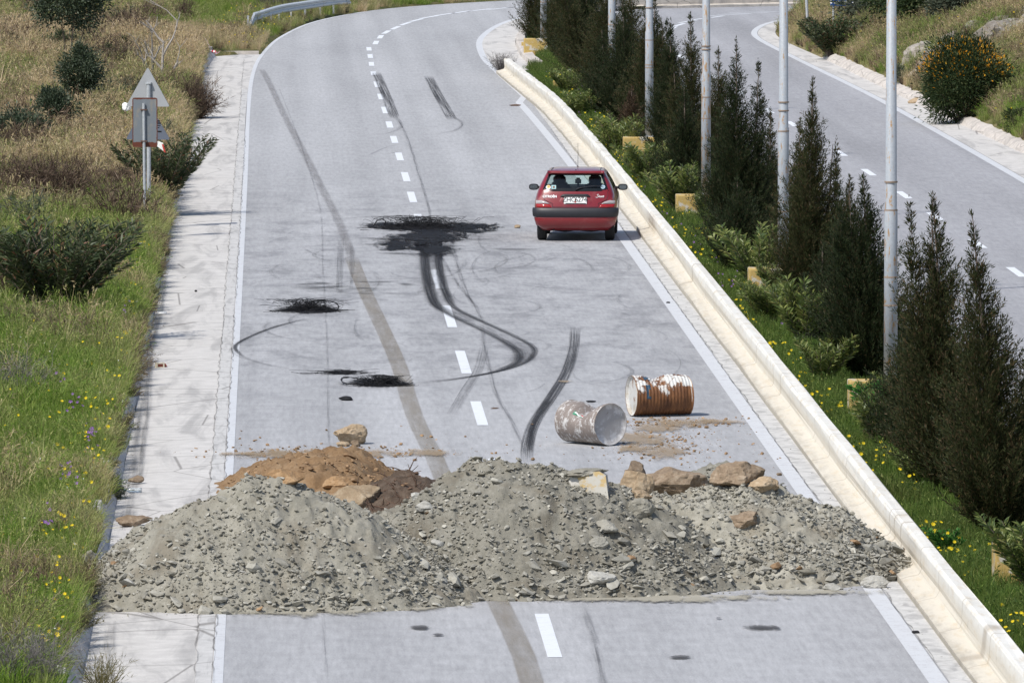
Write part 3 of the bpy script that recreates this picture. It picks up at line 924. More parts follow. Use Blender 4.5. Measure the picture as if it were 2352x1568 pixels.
build_heap('left', 'gravel_heap', 'broad grey gravel heap spilling over the concrete gutter into the grass', 'gravel heap', M_grit, 170, 17000, (R_grey, R_grit, R_pale, R_grit, R_brown), S_mix, GH, smin=.07, smax=.22)
build_heap('mid', 'gravel_heap', 'tallest grey gravel heap in the middle of the road below the painted concrete lump', 'gravel heap', M_grit, 180, 18000, (R_grey, R_grit, R_pale, R_grit, R_brown), S_mix, GH, smin=.07, smax=.22)
build_heap('right', 'gravel_heap', 'flat topped grey gravel heap resting against the white barrier wall', 'gravel heap', M_grit, 170, 17000, (R_grey, R_grit, R_brown, R_pale), S_mix, GH, smin=.07, smax=.22)
build_heap('back', 'gravel_heap', 'smaller rubble heap of grey clods and brown boulders behind the flat topped gravel heap', 'rubble heap', M_grit, 60, 2600, (R_grit, R_grey, R_brown), S_mix, GH, .05, .08, .26)
build_heap('brown', 'earth_heap', 'low mound of orange brown earth behind the broad grey gravel heap', 'earth heap', M_brownsoil, 90, 4200, (R_brown, R_och), S_brown, None, .05, .07, .24)
dk = build_heap('dark', 'earth_heap', 'dark brown rooty earth lying between the orange earth mound and the tallest gravel heap', 'earth heap', M_darksoil, 40, 2600, (R_brown, R_grit), S_dark, None, .05, .06, .2)
# roots sticking out of the dark earth
M_root = plain('dry_root', (.10, .06, .04), .9)
rr = random.Random(3)
m = MB()
for i in range(80):
    x, y = HEAPS['dark'].cx + rr.uniform(-.7, .7), HEAPS['dark'].cy + rr.uniform(-2.6, 1.5)
    z = heap_top(x, y)
    p = Vector((x, y, max(0, z))); d = Vector((rr.gauss(0, 1), rr.gauss(0, .7), rr.uniform(.1, .9))).normalized()
    pts = [p]
    for k in range(4):
        d = (d + Vector((rr.gauss(0, .35), rr.gauss(0, .35), rr.gauss(0, .25) - .1))).normalized(); pts.append(pts[-1] + d * rr.uniform(.04, .09))
    m.tube([q - Vector((HEAPS['dark'].cx, HEAPS['dark'].cy, 0)) for q in pts], [.009, .008, .006, .005, .003], 4)
m.obj('roots', M_root, dk)['kind'] = 'stuff'

# ---- single boulders and stones, each with its place
def boulder(u, v, wpx, hpx, seed, mat, label, name='boulder', cat='boulder', depth=.8, sink=.12, rz=None, ground=None, sub=4, cuts=9):
    p = ground if ground is not None else hit(u, v + hpx * .42)
    s_ = px_m(p.y)
    w, h = wpx / s_, hpx / s_
    me = boulder_mesh(seed, (w, w * depth, h), cuts, sub)
    me.name = name
    o = link(name, me, None, mat, (p.x, p.y + w * depth * .25, p.z + h * (.5 - sink)))
    tag(o, label, cat)
    return o
boulder(803, 1000, 66, 46, 21, M_ochre, 'ochre angular boulder standing alone on the road beyond the brown earth', ground=P(803, 1020), sink=.02)
boulder(789, 1018, 26, 15, 22, M_ochre, 'flat pale stone leaning at the foot of the lone ochre boulder', 'stone', 'stone', ground=P(789, 1025), sub=3)
boulder(817, 1018, 22, 16, 23, M_brownrock, 'small brown stone just right of the lone ochre boulder', 'stone', 'stone', ground=P(817, 1026), sub=3)
boulder(1188, 520, 15, 8, 24, M_ochre, 'small yellowish stone on the road beside the red car', 'stone', 'stone', ground=P(1188, 524), sub=3)
boulder(312, 1101, 32, 18, 25, M_brownrock, 'reddish brown stone in the gutter beside the plastic bottle', 'stone', 'stone', ground=P(312, 1108), sub=3)
boulder(308, 1196, 70, 28, 26, M_brownrock, 'flat brown slab lying in the gutter where the gravel begins', 'rock_slab', 'rock', ground=P(310, 1206), depth=.6)
boulder(826, 1141, 92, 56, 27, M_ochre, 'rounded yellow boulder at the right foot of the orange earth mound')
boulder(655, 1092, 78, 42, 28, M_brownsoil, 'dark undercut brown boulder high in the orange earth mound', sink=.3)
boulder(775, 1106, 58, 30, 29, M_brownsoil, 'half buried brown boulder in the middle of the orange earth mound', sink=.3)
boulder(1543, 1106, 132, 78, 30, M_brownrock, 'largest brown boulder sitting on the crest between two grey heaps', depth=.7)
boulder(1465, 1112, 66, 74, 31, M_ochre, 'tilted ochre boulder leaning against the largest brown boulder', depth=.7)
boulder(1462, 1082, 50, 40, 32, M_brownrock, 'small dusty brown boulder behind the tilted ochre one')
boulder(1697, 1094, 110, 56, 33, M_brownrock, 'wide earth covered boulder on the far rubble near the road edge line', depth=.7)
boulder(1752, 1116, 62, 36, 34, M_ochre, 'pointed orange brown boulder rightmost on the crest of the rubble')
boulder(1473, 1141, 44, 28, 35, M_ochre, 'orange stone below the largest brown boulder', 'stone', 'stone')
boulder(1470, 1168, 56, 42, 36, M_grit, 'round grey clod in the dip between the two right hand heaps', 'clod', 'clod')
boulder(1714, 1191, 76, 42, 37, M_brownrock, 'brown boulder half buried in the face of the flat topped heap', sink=.3)
boulder(1392, 1210, 48, 30, 38, M_stone, 'grey stone in the gully above the pale rounded slab', 'stone', 'stone')
boulder(1378, 1249, 44, 28, 39, M_stone, 'pale grey rounded stone in the gully between the tallest and the flat topped heap', 'stone', 'stone')
boulder(1377, 1328, 60, 36, 40, M_stone_pale, 'pale tilted slab low between the tallest and the flat topped heap', 'rock_slab', 'rock')
boulder(1066, 1371, 40, 20, 41, M_stone, 'round grey stone at the very front foot of the tallest heap', 'stone', 'stone', ground=P(1066, 1380), sub=3)
boulder(975, 1165, 40, 28, 42, M_stone_pale, 'flat pale stone on the upper left flank of the tallest heap', 'stone', 'stone', sub=3)
boulder(956, 1141, 28, 18, 43, M_stone_pale, 'small white stone at the edge of the dark rooty earth', 'stone', 'stone', sub=3)
boulder(2034, 1286, 60, 46, 44, M_grit, 'dark grey clod wedged against the barrier wall', 'clod', 'clod', ground=P(2030, 1310))
boulder(2012, 1338, 50, 30, 45, M_stone_pale, 'pale stone at the right toe of the gravel below the barrier wall', 'stone', 'stone', ground=P(2010, 1350))
boulder(1915, 1350, 40, 20, 46, M_stone_pale, 'long pale stone along the front toe near the barrier wall', 'stone', 'stone', ground=P(1915, 1358), sub=3)
boulder(243, 1366, 40, 30, 47, M_stone_pale, 'pale flat slab tipped into the gutter at the left toe of the gravel', 'rock_slab', 'rock', ground=P(243, 1380, .05), sub=3)
boulder(208, 1275, 34, 40, 48, M_grit, 'upright grey clod in the grass at the left end of the gravel', 'clod', 'clod', ground=P(208, 1298, .3), sub=3)
boulder(1080, 1218, 30, 20, 49, M_stone_pale, 'white stone low on the left flank of the tallest heap', 'stone', 'stone', ground=hit(1003, 1257), sub=3)
boulder(1790, 1089, 12, 7, 50, M_brownrock, 'small brown stone on the road edge line behind the rubble', 'stone', 'stone', ground=P(1790, 1092), sub=3)
boulder(2110, 233, 34, 16, 51, M_ochre, 'pile of flat tan rock by the whitewashed kerb under the hillside', 'stone', 'stone', ground=P(2106, 240), sub=3)
# scattered clods on the dirt patches, one loose mass
pts, sc2, rot, vid = [], [], [], []
for i in range(1900):
    q = rr.random()
    if q < .35: u, v = rr.gauss(760, 130), rr.gauss(1040, 7)
    elif q < .6: u, v = rr.gauss(1550, 70), rr.gauss(970, 7)
    elif q < .85: u, v = rr.gauss(1530, 80), rr.gauss(1020, 20)
    else: u, v = rr.uniform(540, 1900), rr.gauss(1050, 40)
    p = P(u, v)
    k = .012 + .075 * rr.random() ** 5
    if p.x > 6.9: continue
    pts.append((p.x, p.y, k * .2)); sc2.append(k); vid.append(rr.randrange(6)); rot.append((rr.uniform(-.5, .5), rr.uniform(-.5, .5), rr.uniform(0, 6)))
gn_scatter('dirt_crumbs', pts, vid, sc2, rot, [0] * len(pts), S_brown)
pts, sc2, rot, vid = [], [], [], []
for i in range(700):       # gravel spilled at the toe of the heaps and grit along the gutter and wall
    q = rr.random()
    if q < .5:
        u = rr.uniform(240, 2030); v = 1413 - (u - 240) * .034 + abs(rr.gauss(0, 7)) - 4; p = P(u, v)
    elif q < .75:
        y = rr.uniform(98, 285); p = Vector((-1.93 + abs(rr.gauss(0, .12)), y, -.025))
    else:
        y = rr.uniform(98, 270); p = Vector((7.16 - abs(rr.gauss(0, .10)), y, .0))
    k = .012 + .03 * rr.random() ** 3
    pts.append((p.x, p.y, p.z + k * .2)); sc2.append(k); vid.append(rr.randrange(6)); rot.append((rr.uniform(-.5, .5), rr.uniform(-.5, .5), rr.uniform(0, 6)))
gn_scatter('loose_grit', pts, vid, sc2, rot, [0] * len(pts), S_grey)

# painted concrete lump on the tallest heap
M_con = m_concrete('broken_concrete', (.50, .48, .44), .35, (1, 1, 1))
t = NT('flaking_yellow_paint', .8, .25)
o = t.co(); a = t.noise(o, 5.5, 7, .68)
t.color(t.mix(t.smooth(a, .44, .54), (.47, .35, .17), (.47, .45, .395))).bump(a, .4, .01)
M_yel = t.m
t = NT('yellow_block_paint', .8, .25)
o = t.co(); a = t.noise(o, 4.0, 7, .68); b = t.noise(o, 18, 4, .7)
t.color(t.mix(t.smooth(a, .52, .60), t.ramp(b, [(.3, (.40, .275, .085)), (.7, (.51, .37, .14))]), (.52, .49, .43))).bump(a, .4, .01)
M_yblk = t.m
bp = hit(1340, 1125)
bp.z -= .06
root = empty('concrete_lump', bp, 'broken concrete lump with a flaking yellow painted face on top of the tallest gravel heap', 'concrete lump')
sB = px_m(bp.y)
m = MB()
w, hh = 72 / sB, 92 / sB
f0 = [(.02, -.06, -.12), (.30, -.10, -.20), (.27, -.02, .26), (.20, 0, .32), (-.06, 0, .30)]
b0 = [(x - .0, y + .30, z - .02) for x, y, z in f0]
m.add(f0 + b0, [(9, 8, 7, 6, 5)] + [((i + 1) % 5, i, i + 5, (i + 1) % 5 + 5) for i in range(5)])
m.obj('block', M_con, root)
me = bpy.data.meshes.new('painted_face'); me.from_pydata([(x, y - .003, z) for x, y, z in f0], [], [(0, 1, 2, 3, 4)]); link('painted_face', me, root, M_yel)
m = MB()
m.add([(-.36, .02, -.06), (.02, -.05, -.16), (-.02, .0, .24), (-.14, .04, .26), (-.34, .22, -.04), (.04, .25, -.1), (0, .25, .22), (-.14, .25, .22)],
      [(0, 1, 2, 3), (4, 7, 6, 5), (0, 4, 5, 1), (1, 5, 6, 2), (2, 6, 7, 3), (3, 7, 4, 0)])
m.obj('broken_wing', M_con, root)
me = boulder_mesh(61, (.42, .3, .12), 6, 4, .12); link('dirt_cap', me, root, M_grit, (-.02, .16, .29))
root.scale = (1.0, 1.0, .82); root.rotation_euler = (0, R(-4), R(-6))

# ---------------------------------------------------------------- oil drums
def drum(name, label, L, rad, pos, axis, mats, dents, ribs, seed, cap_in=.02, cors=0):
    """axis: direction the near lid faces; local x along the drum from the far lid (0) to the near lid (L)"""
    root = empty(name, pos, label, 'oil drum')
    ax = Vector(axis).normalized()
    side = Vector((0, 0, 1)).cross(ax).normalized()
    M = Matrix((ax, side, Vector((0, 0, 1)))).transposed()
    root.rotation_euler = M.to_euler()
    def surf(x, a, dr=0.0):
        tt = x / L
        r = rad + dr
        for rb in ribs: r += .010 * math.exp(-((tt - rb) / .016) ** 2)
        if cors: r += .0045 * math.sin(tt * cors * 2 * math.pi)
        p = Vector((x, math.cos(a) * r, math.sin(a) * r + rad))
        for (dx, da, wx, wa, dep, mx) in dents:
            da_ = (a - da + math.pi) % (2 * math.pi) - math.pi
            k = dep * math.exp(-((tt - dx) / wx) ** 2) * math.exp(-(da_ / wa) ** 2)
            p.y -= math.cos(da) * k; p.z -= math.sin(da) * k; p.x += mx * k
        p += Vector((0, 1, 1)) * .004 * fbm(tt * 6, a * 2, seed, 3)
        p.z = max(p.z, 0.0)
        return p
    NX, NA = 110, 72
    def shell(x0, x1, nx, dr, nm, mat):
        m = MB()
        V = [surf(x0 + (x1 - x0) * i / nx, 2 * math.pi * k / NA, dr(i / nx) if callable(dr) else dr) for i in range(nx + 1) for k in range(NA)]
        F = [(i * NA + k, i * NA + (k + 1) % NA, (i + 1) * NA + (k + 1) % NA, (i + 1) * NA + k) for i in range(nx) for k in range(NA)]
        m.add(V, F)
        return m.obj(nm, mat, root, True)
    shell(0, L, NX, 0, 'shell', mats[0])
    for nm, x, s_ in (('lid', L, 1), ('lid', 0, -1)):
        m = MB()
        V = []
        rings = [1.0, .97, .965, .7, .35, .05]
        for j, q in enumerate(rings):
            for k in range(NA):
                e = surf(x, 2 * math.pi * k / NA)
                c0 = Vector((x, 0, rad))
                p = c0 + (e - c0) * q
                p.x = e.x - s_ * (0 if j < 2 else cap_in + .012 * fbm(p.y * 4, p.z * 4, seed + 3, 3))
                V.append(p)
        F = [(j * NA + k, j * NA + (k + 1) % NA, (j + 1) * NA + (k + 1) % NA, (j + 1) * NA + k) for j in range(len(rings) - 1) for k in range(NA)]
        F.append(tuple((len(rings) - 1) * NA + k for k in range(NA)))
        if s_ < 0: F = [f[::-1] for f in F]
        m.add(V, F)
        m.obj(nm, mats[1], root, True)
        shell(x - s_ * .0 - (.014 if s_ > 0 else -.0), x + (.004 if s_ > 0 else .014), 4, lambda q: .006 * math.sin(math.pi * q), 'rim', mats[2])
    return root, surf
def drum_patch(root, surf, x0, x1, a0, a1, mat, name, outline=None, n=14, dr=.003):
    m = MB()
    V, F, idx = [], [], {}
    for i in range(n + 1):
        for j in range(n + 1):
            idx[i, j] = len(V); V.append(surf(x0 + (x1 - x0) * i / n, a0 + (a1 - a0) * j / n, dr))
    for i in range(n):
        for j in range(n):
            if outline is None or outline((i + .5) / n, (j + .5) / n): F.append((idx[i, j], idx[i + 1, j], idx[i + 1, j + 1], idx[i, j + 1]))
    m.add(V, F)
    return m.obj(name, mat, root)
def m_drum(name, base, flake, flake_lo, flake_hi, rust, rlo, rhi, sc_=(9, 9, 9), low_rust=None):
    t = NT(name, .62, .35)
    o = t.co()
    a = t.noise(t.map(o, sc_), 1.0, 8, .72, .3); b = t.noise(o, 5.0, 7, .68, .5)
    c = t.mix(t.smooth(a, flake_lo, flake_hi), base, flake)
    rfac = b
    if low_rust:
        z = t.sep(o)[2]
        rfac = t.math('ADD', b, t.math('MULTIPLY', t.smooth(z, low_rust[1], low_rust[0]), .34))
        bb = t.noise(t.map(o, (45, 5, 5)), 1.0, 5, .7)
        rfac = t.math('ADD', rfac, t.math('MULTIPLY', t.math('SUBTRACT', bb, .5), .30))
    c = t.mix(t.smooth(rfac, rlo, rhi), c, t.ramp(a, [(.35, rust[0]), (.65, rust[1])]))
    t.color(c).bump(a, .35, .006)
    return t.m
Mdg = m_drum('flaked_brown_drum_paint', (.215, .18, .16), (.52, .505, .49), .50, .60, ((.12, .08, .06), (.27, .22, .19)), .62, .72, (14, 9, 9))
Mdl = m_drum('worn_grey_lid', (.36, .35, .35), (.56, .56, .57), .45, .6, ((.13, .09, .06), (.27, .23, .2)), .62, .70, (3, 5, 5))
Mdr = m_drum('drum_rim_steel', (.24, .20, .17), (.5, .48, .46), .5, .6, ((.15, .09, .06), (.25, .18, .14)), .5, .7)
axA = Vector((.60, -.80, 0))
pA = P(1402, 1024)
LA, RA = .87, .286
baseA = pA - axA * LA + Vector((0, 0, 0))
dA, sA = drum('oil_drum', 'grey brown dented oil drum lying with its round lid toward the gravel', LA, RA, (baseA.x, baseA.y, .012), axA, (Mdg, Mdl, Mdr),
              [(.56, math.pi * .5, .20, .95, .22, 0.0), (.50, math.pi * .80, .12, .5, .05, 0)], (.335, .66), 2)
M_green, M_red, M_wht = plain('green_print', (.02, .22, .12), .5), plain('red_print', (.45, .04, .03), .5), plain('white_print', (.78, .78, .76), .5)
# remains of a printed label: green quarter, white band, red speck
drum_patch(dA, sA, .32, .46, -4.02, -3.72, M_green, 'label_green', lambda i, j: j < .95 - i * .9, 16)
drum_patch(dA, sA, .33, .52, -4.14, -3.78, M_wht, 'label_white', lambda i, j: abs(j - .62 + i * .55 + .12 * math.sin(i * 14)) < .12, 18, .005)
drum_patch(dA, sA, .40, .46, -4.22, -4.08, M_red, 'label_red', lambda i, j: (i - .5) ** 2 + (j - .5) ** 2 < .2, 8, .004)
Mbw = m_drum('rusted_white_drum_paint', (.58, .575, .55), (.47, .44, .39), .52, .66, ((.075, .030, .014), (.22, .095, .035)), .505, .585, (11, 4, 4), (.13, .57))
Mbl = m_drum('white_lid', (.52, .51, .485), (.42, .38, .32), .48, .58, ((.16, .07, .03), (.25, .12, .06)), .56, .64, (3, 5, 5))
Mbr = m_drum('rusty_rim', (.30, .16, .08), (.5, .4, .3), .5, .62, ((.12, .05, .025), (.22, .10, .045)), .42, .6)
axB = Vector((-.965, -.26, 0))
LB, RB = .86, .286
cB = P(1517, 956)
baseB = cB - axB * LB * .5
dB, sB_ = drum('oil_drum', 'rust streaked white oil drum lying behind the grey dented one', LB, RB, (baseB.x, baseB.y + .12, .012), axB, (Mbw, Mbl, Mbr),
               [(.62, math.pi * .5, .13, .8, .06, 0), (.30, math.pi * .5, .12, .7, -.012, 0), (.10, -math.pi * 1.25, .04, .5, .05, 0), (.06, math.pi * .05, .08, 1.0, .03, 0), (.0, math.pi * .5, .05, 1.1, .03, .6)], (), 5, .03, 17)
M_navy = plain('navy_print', (.035, .075, .12), .6, var=.4, scale=30)
def drum_text(txt, x, a, size, root, surf, mat):
    me = text_mesh(txt, size, bold=.012, extrude=0)
    bm = bmesh.new(); bm.from_mesh(me)
    bmesh.ops.triangulate(bm, faces=bm.faces)
    bmesh.ops.subdivide_edges(bm, edges=[e for e in bm.edges if e.calc_length() > .03], cuts=2, use_grid_fill=True)
    for v in bm.verts: v.co = surf(x - v.co.x, a + v.co.y / RB, .004)
    bm.to_mesh(me); bm.free()
    return link('lettering', me, root, mat)
drum_text('K', .68, 1.12, .13, dB, sB_, M_navy)
drum_text('F', .69, .42, .12, dB, sB_, M_navy)
drum_text('L', .69, .05, .11, dB, sB_, M_navy)

# ---------------------------------------------------------------- red hatchback
def car_paint(name, c):
    t = NT(name, .28, .5)
    a = t.noise(t.co(), 3, 5, .6)
    t.color(t.mix(t.math('MULTIPLY', t.smooth(a, .5, .7), .25), c, (.26, .12, .11)))
    t.p.inputs['Coat Weight'].default_value = .6; t.p.inputs['Coat Roughness'].default_value = .12
    return t.m
M_red_p = car_paint('dark_red_paint', (.19, .009, .012))
M_blk = plain('black_bumper_plastic', (.022, .022, .026), .45, .4)
M_tyre = plain('tyre_rubber', (.016, .016, .017), .8, .3)
M_rim = plain('steel_rim', (.35, .35, .36), .4, .5, .6)
M_dark = plain('dark_interior', (.02, .021, .025), .8)
M_seat = plain('seat_cloth', (.035, .037, .045), .9)
M_white = plain('white_letters', (.85, .85, .84), .4, var=.02)
M_plate = plain('plate_white', (.78, .78, .76), .45, var=.03)
M_ink = plain('plate_black', (.012, .012, .014), .5)
M_lampr = NT('lamp_red', .12, .6).color((.30, .012, .014)).m
M_lampc = NT('lamp_clear', .12, .6).color((.36, .33, .33)).m
M_mirror = NT('mirror_glass', .03, .8, 1.0).color((.22, .25, .26)).m
t = NT('car_glass', .02, .5)
gl = t.new('ShaderNodeBsdfGlossy'); gl.inputs['Roughness'].default_value = .03; gl.inputs['Color'].default_value = (.9, .95, .95, 1)
tp = t.new('ShaderNodeBsdfTransparent'); tp.inputs[0].default_value = (.80, .90, .87, 1)
lw = t.new('ShaderNodeLayerWeight'); fr_o = t.math('ADD', t.math('MULTIPLY', t.math('POWER', lw.outputs['Facing'], 4.0), .55), .05)
mx = t.new('ShaderNodeMixShader'); t.l.new(fr_o, mx.inputs[0]); t.l.new(tp.outputs[0], mx.inputs[1]); t.l.new(gl.outputs[0], mx.inputs[2])
t.l.new(mx.outputs[0], t.n['Material Output'].inputs[0])
M_glass = t.m
t = NT('rear_glass_print', .1, .5); t.color((.008, .01, .01)); M_frit = t.m

CW = P(1323, 551)                       # middle of the rear axle on the road
CAR_YAW = -R(3.4)
fwd = Vector((-math.sin(CAR_YAW), math.cos(CAR_YAW), 0))
car = empty('parked_car', CW - fwd * .62, 'dark red three door hatchback stopped by the white barrier wall, seen from behind', 'car', None, CAR_YAW)
# rings of the body, bottom to top: height, half width, rear y, front y, rear bow
RINGS = [(.205, .66, .22, 3.50, .05), (.30, .735, .08, 3.62, .07), (.40, .765, .045, 3.68, .08), (.477, .785, .03, 3.70, .09), (.56, .795, .035, 3.70, .09), (.643, .798, .05, 3.69, .09),
         (.70, .795, .065, 3.66, .09), (.80, .78, .10, 3.55, .09), (.90, .755, .135, 2.98, .09), (.955, .735, .155, 2.74, .09), (.985, .725, .17, 2.66, .09),
         (1.08, .685, .26, 2.48, .085), (1.18, .635, .36, 2.28, .08), (1.275, .585, .46, 2.08, .07), (1.315, .555, .44, 1.96, .06), (1.345, .52, .55, 1.84, .05), (1.368, .40, .80, 1.70, .03), (1.375, .20, 1.0, 1.55, .0)]
REARX = [-.90, -.815, -.60, -.3, 0, .3, .60, .815, .90]
SIDEY = [.03, .10, .24, .40, .50, .545, .60, .75, .90, .97]
def ring(z, w, yr, yf, bow):
    pts = []
    for fx in REARX:                                        # rear edge left to right
        e = max(0, (abs(fx) - .78) / .22)
        pts.append((fx * w * (1.0 + .05 * e), yr + bow * fx * fx * .8 + .05 * e, z))
    L = yf - yr
    for fy in SIDEY:                                        # right side, rear to front
        k = 1 - .05 * max(0, (fy - .8) / .2) ** 2 - .035 * max(0, (.06 - fy) / .06)
        pts.append((w * k, yr + bow + L * fy * .985, z))
    for fx in (.92, .6, 0, -.6, -.92):                      # front
        pts.append((fx * w * .96, yf - .12 * fx * fx, z))
    for fy in SIDEY[::-1]:
        k = 1 - .05 * max(0, (fy - .8) / .2) ** 2 - .035 * max(0, (.06 - fy) / .06)
        pts.append((-w * k, yr + bow + L * fy * .985, z))
    return pts
rings = [ring(*r_) for r_ in RINGS]
NR = len(rings[0])
I_R0, I_S, I_F, I_L = 0, 9, 9 + 10, 9 + 10 + 5
def is_glass(i, k):
    if not (10 <= i <= 12): return None
    if 1 <= k <= 6: return 'rear'
    if I_S + 2 <= k < I_S + 4 or I_S + 5 <= k < I_S + 8: return 'right'
    if I_F <= k < I_F + 4: return 'front'
    if I_L + 1 <= k < I_L + 4 or I_L + 5 <= k < I_L + 7: return 'left'
    return None
m = MB(); panes = {}
V = [p for r_ in rings for p in r_]
F = []
for i in range(len(rings) - 1):
    for k in range(NR):
        f = (i * NR + k, i * NR + (k + 1) % NR, (i + 1) * NR + (k + 1) % NR, (i + 1) * NR + k)
        g_ = is_glass(i, k)
        (panes.setdefault(g_, []) if g_ else F).append(f)
F.append(tuple((len(rings) - 1) * NR + k for k in range(NR)))
F.append(tuple(range(NR))[::-1])
m.add(V, F)
body = m.obj('body', M_red_p, car)
bm = bmesh.new(); bm.from_mesh(body.data)
bmesh.ops.recalc_face_normals(bm, faces=bm.faces)
bm.to_mesh(body.data); bm.free(); sm(body.data)
es = body.modifiers.new('crease', 'EDGE_SPLIT'); es.split_angle = R(38)
def rear_y(x, z):
    for a, b in zip(RINGS[:-1], RINGS[1:]):
        if a[0] <= z <= b[0]:
            q = (z - a[0]) / (b[0] - a[0])
            w, yr, bow = [a[j] + (b[j] - a[j]) * q for j in (1, 2, 4)]
            fx = x / w
            e = max(0, (abs(fx) - .78) / .22)
            return yr + bow * fx * fx * .8 + .05 * e
    return 0
for g_, nm in (('rear', 'rear_window'), ('right', 'side_window'), ('left', 'side_window'), ('front', 'windscreen')):
    used = sorted({i for f in panes[g_] for i in f}); re = {a: b for b, a in enumerate(used)}
    m = MB()
    c = Vector((0, 1.6, 1.1))
    m.add([tuple(Vector(V[i]) + (c - Vector(V[i])).normalized() * .006) for i in used], [tuple(re[i] for i in f) for f in panes[g_]])
    m.obj(nm, M_glass, car, False)
def on_rear(name, outline, mat, parent=car, off=.004, nx=12, nz=4):
    """panel following the tail: outline (convex) in car x,z"""
    xs = [p[0] for p in outline]
    def span(x):
        zz = []
        for i in range(len(outline)):
            (x0, z0), (x1, z1) = outline[i], outline[(i + 1) % len(outline)]
            if abs(x1 - x0) < 1e-9:
                if abs(x - x0) < 1e-6: zz += [z0, z1]
            elif min(x0, x1) - 1e-9 <= x <= max(x0, x1) + 1e-9: zz.append(z0 + (z1 - z0) * (x - x0) / (x1 - x0))
        return min(zz), max(zz)
    V_ = []
    for i in range(nx + 1):
        x = min(xs) + (max(xs) - min(xs)) * i / nx
        lo, hi = span(x)
        for j in range(nz + 1):
            z = lo + (hi - lo) * j / nz
            edge = j in (0, nz) or i in (0, nx)
            V_.append((x, rear_y(x, z) - (off * .2 if edge else off), z))
    m = MB()
    m.add(V_, [(i * (nz + 1) + j, (i + 1) * (nz + 1) + j, (i + 1) * (nz + 1) + j + 1, i * (nz + 1) + j + 1) for i in range(nx) for j in range(nz)])
    return m.obj(name, mat, parent, True)
def band_rear(name, z0, z1, off, mat, xw=1.0, side=.5, taper=0):
    """bumper-like band wrapped round the tail and part of the sides"""
    m = MB()
    xs = [-1, -.98, -.9, -.75, -.5, -.25, 0, .25, .5, .75, .9, .98, 1]
    rows = []
    for z, o_ in ((z0, off * .6), (z0 + .015, off), ((z0 + z1) / 2, off * 1.08), (z1 - .02, off), (z1, off * .5)):
        w = np.interp(z, [a[0] for a in RINGS], [a[1] for a in RINGS]) + o_
        row = [(-w - .002, side, z), (-w, side * .6, z), (-w, .22, z)]
        for fx in xs:
            x = fx * w * xw
            row.append((x, rear_y(x * .93, z) - o_ + (.08 if abs(fx) == 1 else .03 if abs(fx) == .98 else 0), z))
        row += [(w, .22, z), (w, side * .6, z), (w + .002, side, z)]
        rows.append(row)
    k = len(rows[0])
    m.add([p for r_ in rows for p in r_], [(i * k + j, i * k + j + 1, (i + 1) * k + j + 1, (i + 1) * k + j) for i in range(len(rows) - 1) for j in range(k - 1)])
    return m.obj(name, mat, car, True)
band_rear('bumper', .472, .648, .035, M_blk, side=.36)
lb = band_rear('bumper_valance', .30, .470, .02, M_red_p, side=.34)
# frame of the rear window, printed black, with the glass between
fr_o = [(-.645, .965), (.645, .965), (.63, 1.0), (.53, 1.27), (.5, 1.292), (-.5, 1.292), (-.53, 1.27), (-.63, 1.0)]
fr_i = [(-.585, 1.02), (.585, 1.02), (.575, 1.04), (.485, 1.245), (.47, 1.258), (-.47, 1.258), (-.485, 1.245), (-.575, 1.04)]
m = MB(); n = 8
pf = lambda x, z: (x, rear_y(x, min(z, 1.275)) - .008 + max(0, z - 1.275) * .8, z)
seg = []
def dense(o_): 
    out = []
    for i in range(len(o_)):
        a, b = o_[i], o_[(i + 1) % len(o_)]
        for q in range(6): out.append((a[0] + (b[0] - a[0]) * q / 6, a[1] + (b[1] - a[1]) * q / 6))
    return out
do, di = dense(fr_o), dense(fr_i)
m.add([pf(*p) for p in do] + [pf(*p) for p in di], [(i, (i + 1) % len(do), len(do) + (i + 1) % len(do), len(do) + i) for i in range(len(do))])
m.obj('window_surround', M_frit, car)
# spoiler lip over the window
m = MB()
sp = []
for x in np.linspace(-.55, .55, 15):
    bowy = .05 * (x / .55) ** 2
    sp.append([(x, .40 + bowy, 1.292), (x, .375 + bowy, 1.305), (x, .39 + bowy, 1.328), (x, .50 + bowy, 1.35), (x, .62, 1.352), (x, .60, 1.30)])
m.add([p for r_ in sp for p in r_], [(i * 6 + j, i * 6 + (j + 1) % 6, (i + 1) * 6 + (j + 1) % 6, (i + 1) * 6 + j) for i in range(14) for j in range(6)] + [tuple(range(6)), tuple(14 * 6 + j for j in range(6))[::-1]])
m.obj('spoiler', M_red_p, car, True)
# roof gutters
for s_ in (-1, 1):
    m = MB(); m.tube([(s_ * .475, .62, 1.356), (s_ * .47, 1.1, 1.366), (s_ * .46, 1.75, 1.352)], .007, 5); m.obj('roof_strip', M_blk, car)
# lamps
for s_ in (-1, 1):
    o1 = [(.745, .648), (.765, .72), (.50, .72), (.455, .648)]
    on_rear('tail_lamp', [(s_ * x, z) for x, z in o1][::s_], M_lampr, off=.02)
    o2 = [(.765, .722), (.765, .785), (.66, .793), (.565, .765), (.495, .722)]
    on_rear('reversing_lamp', [(s_ * x, z) for x, z in o2][::s_], M_lampc, off=.022)
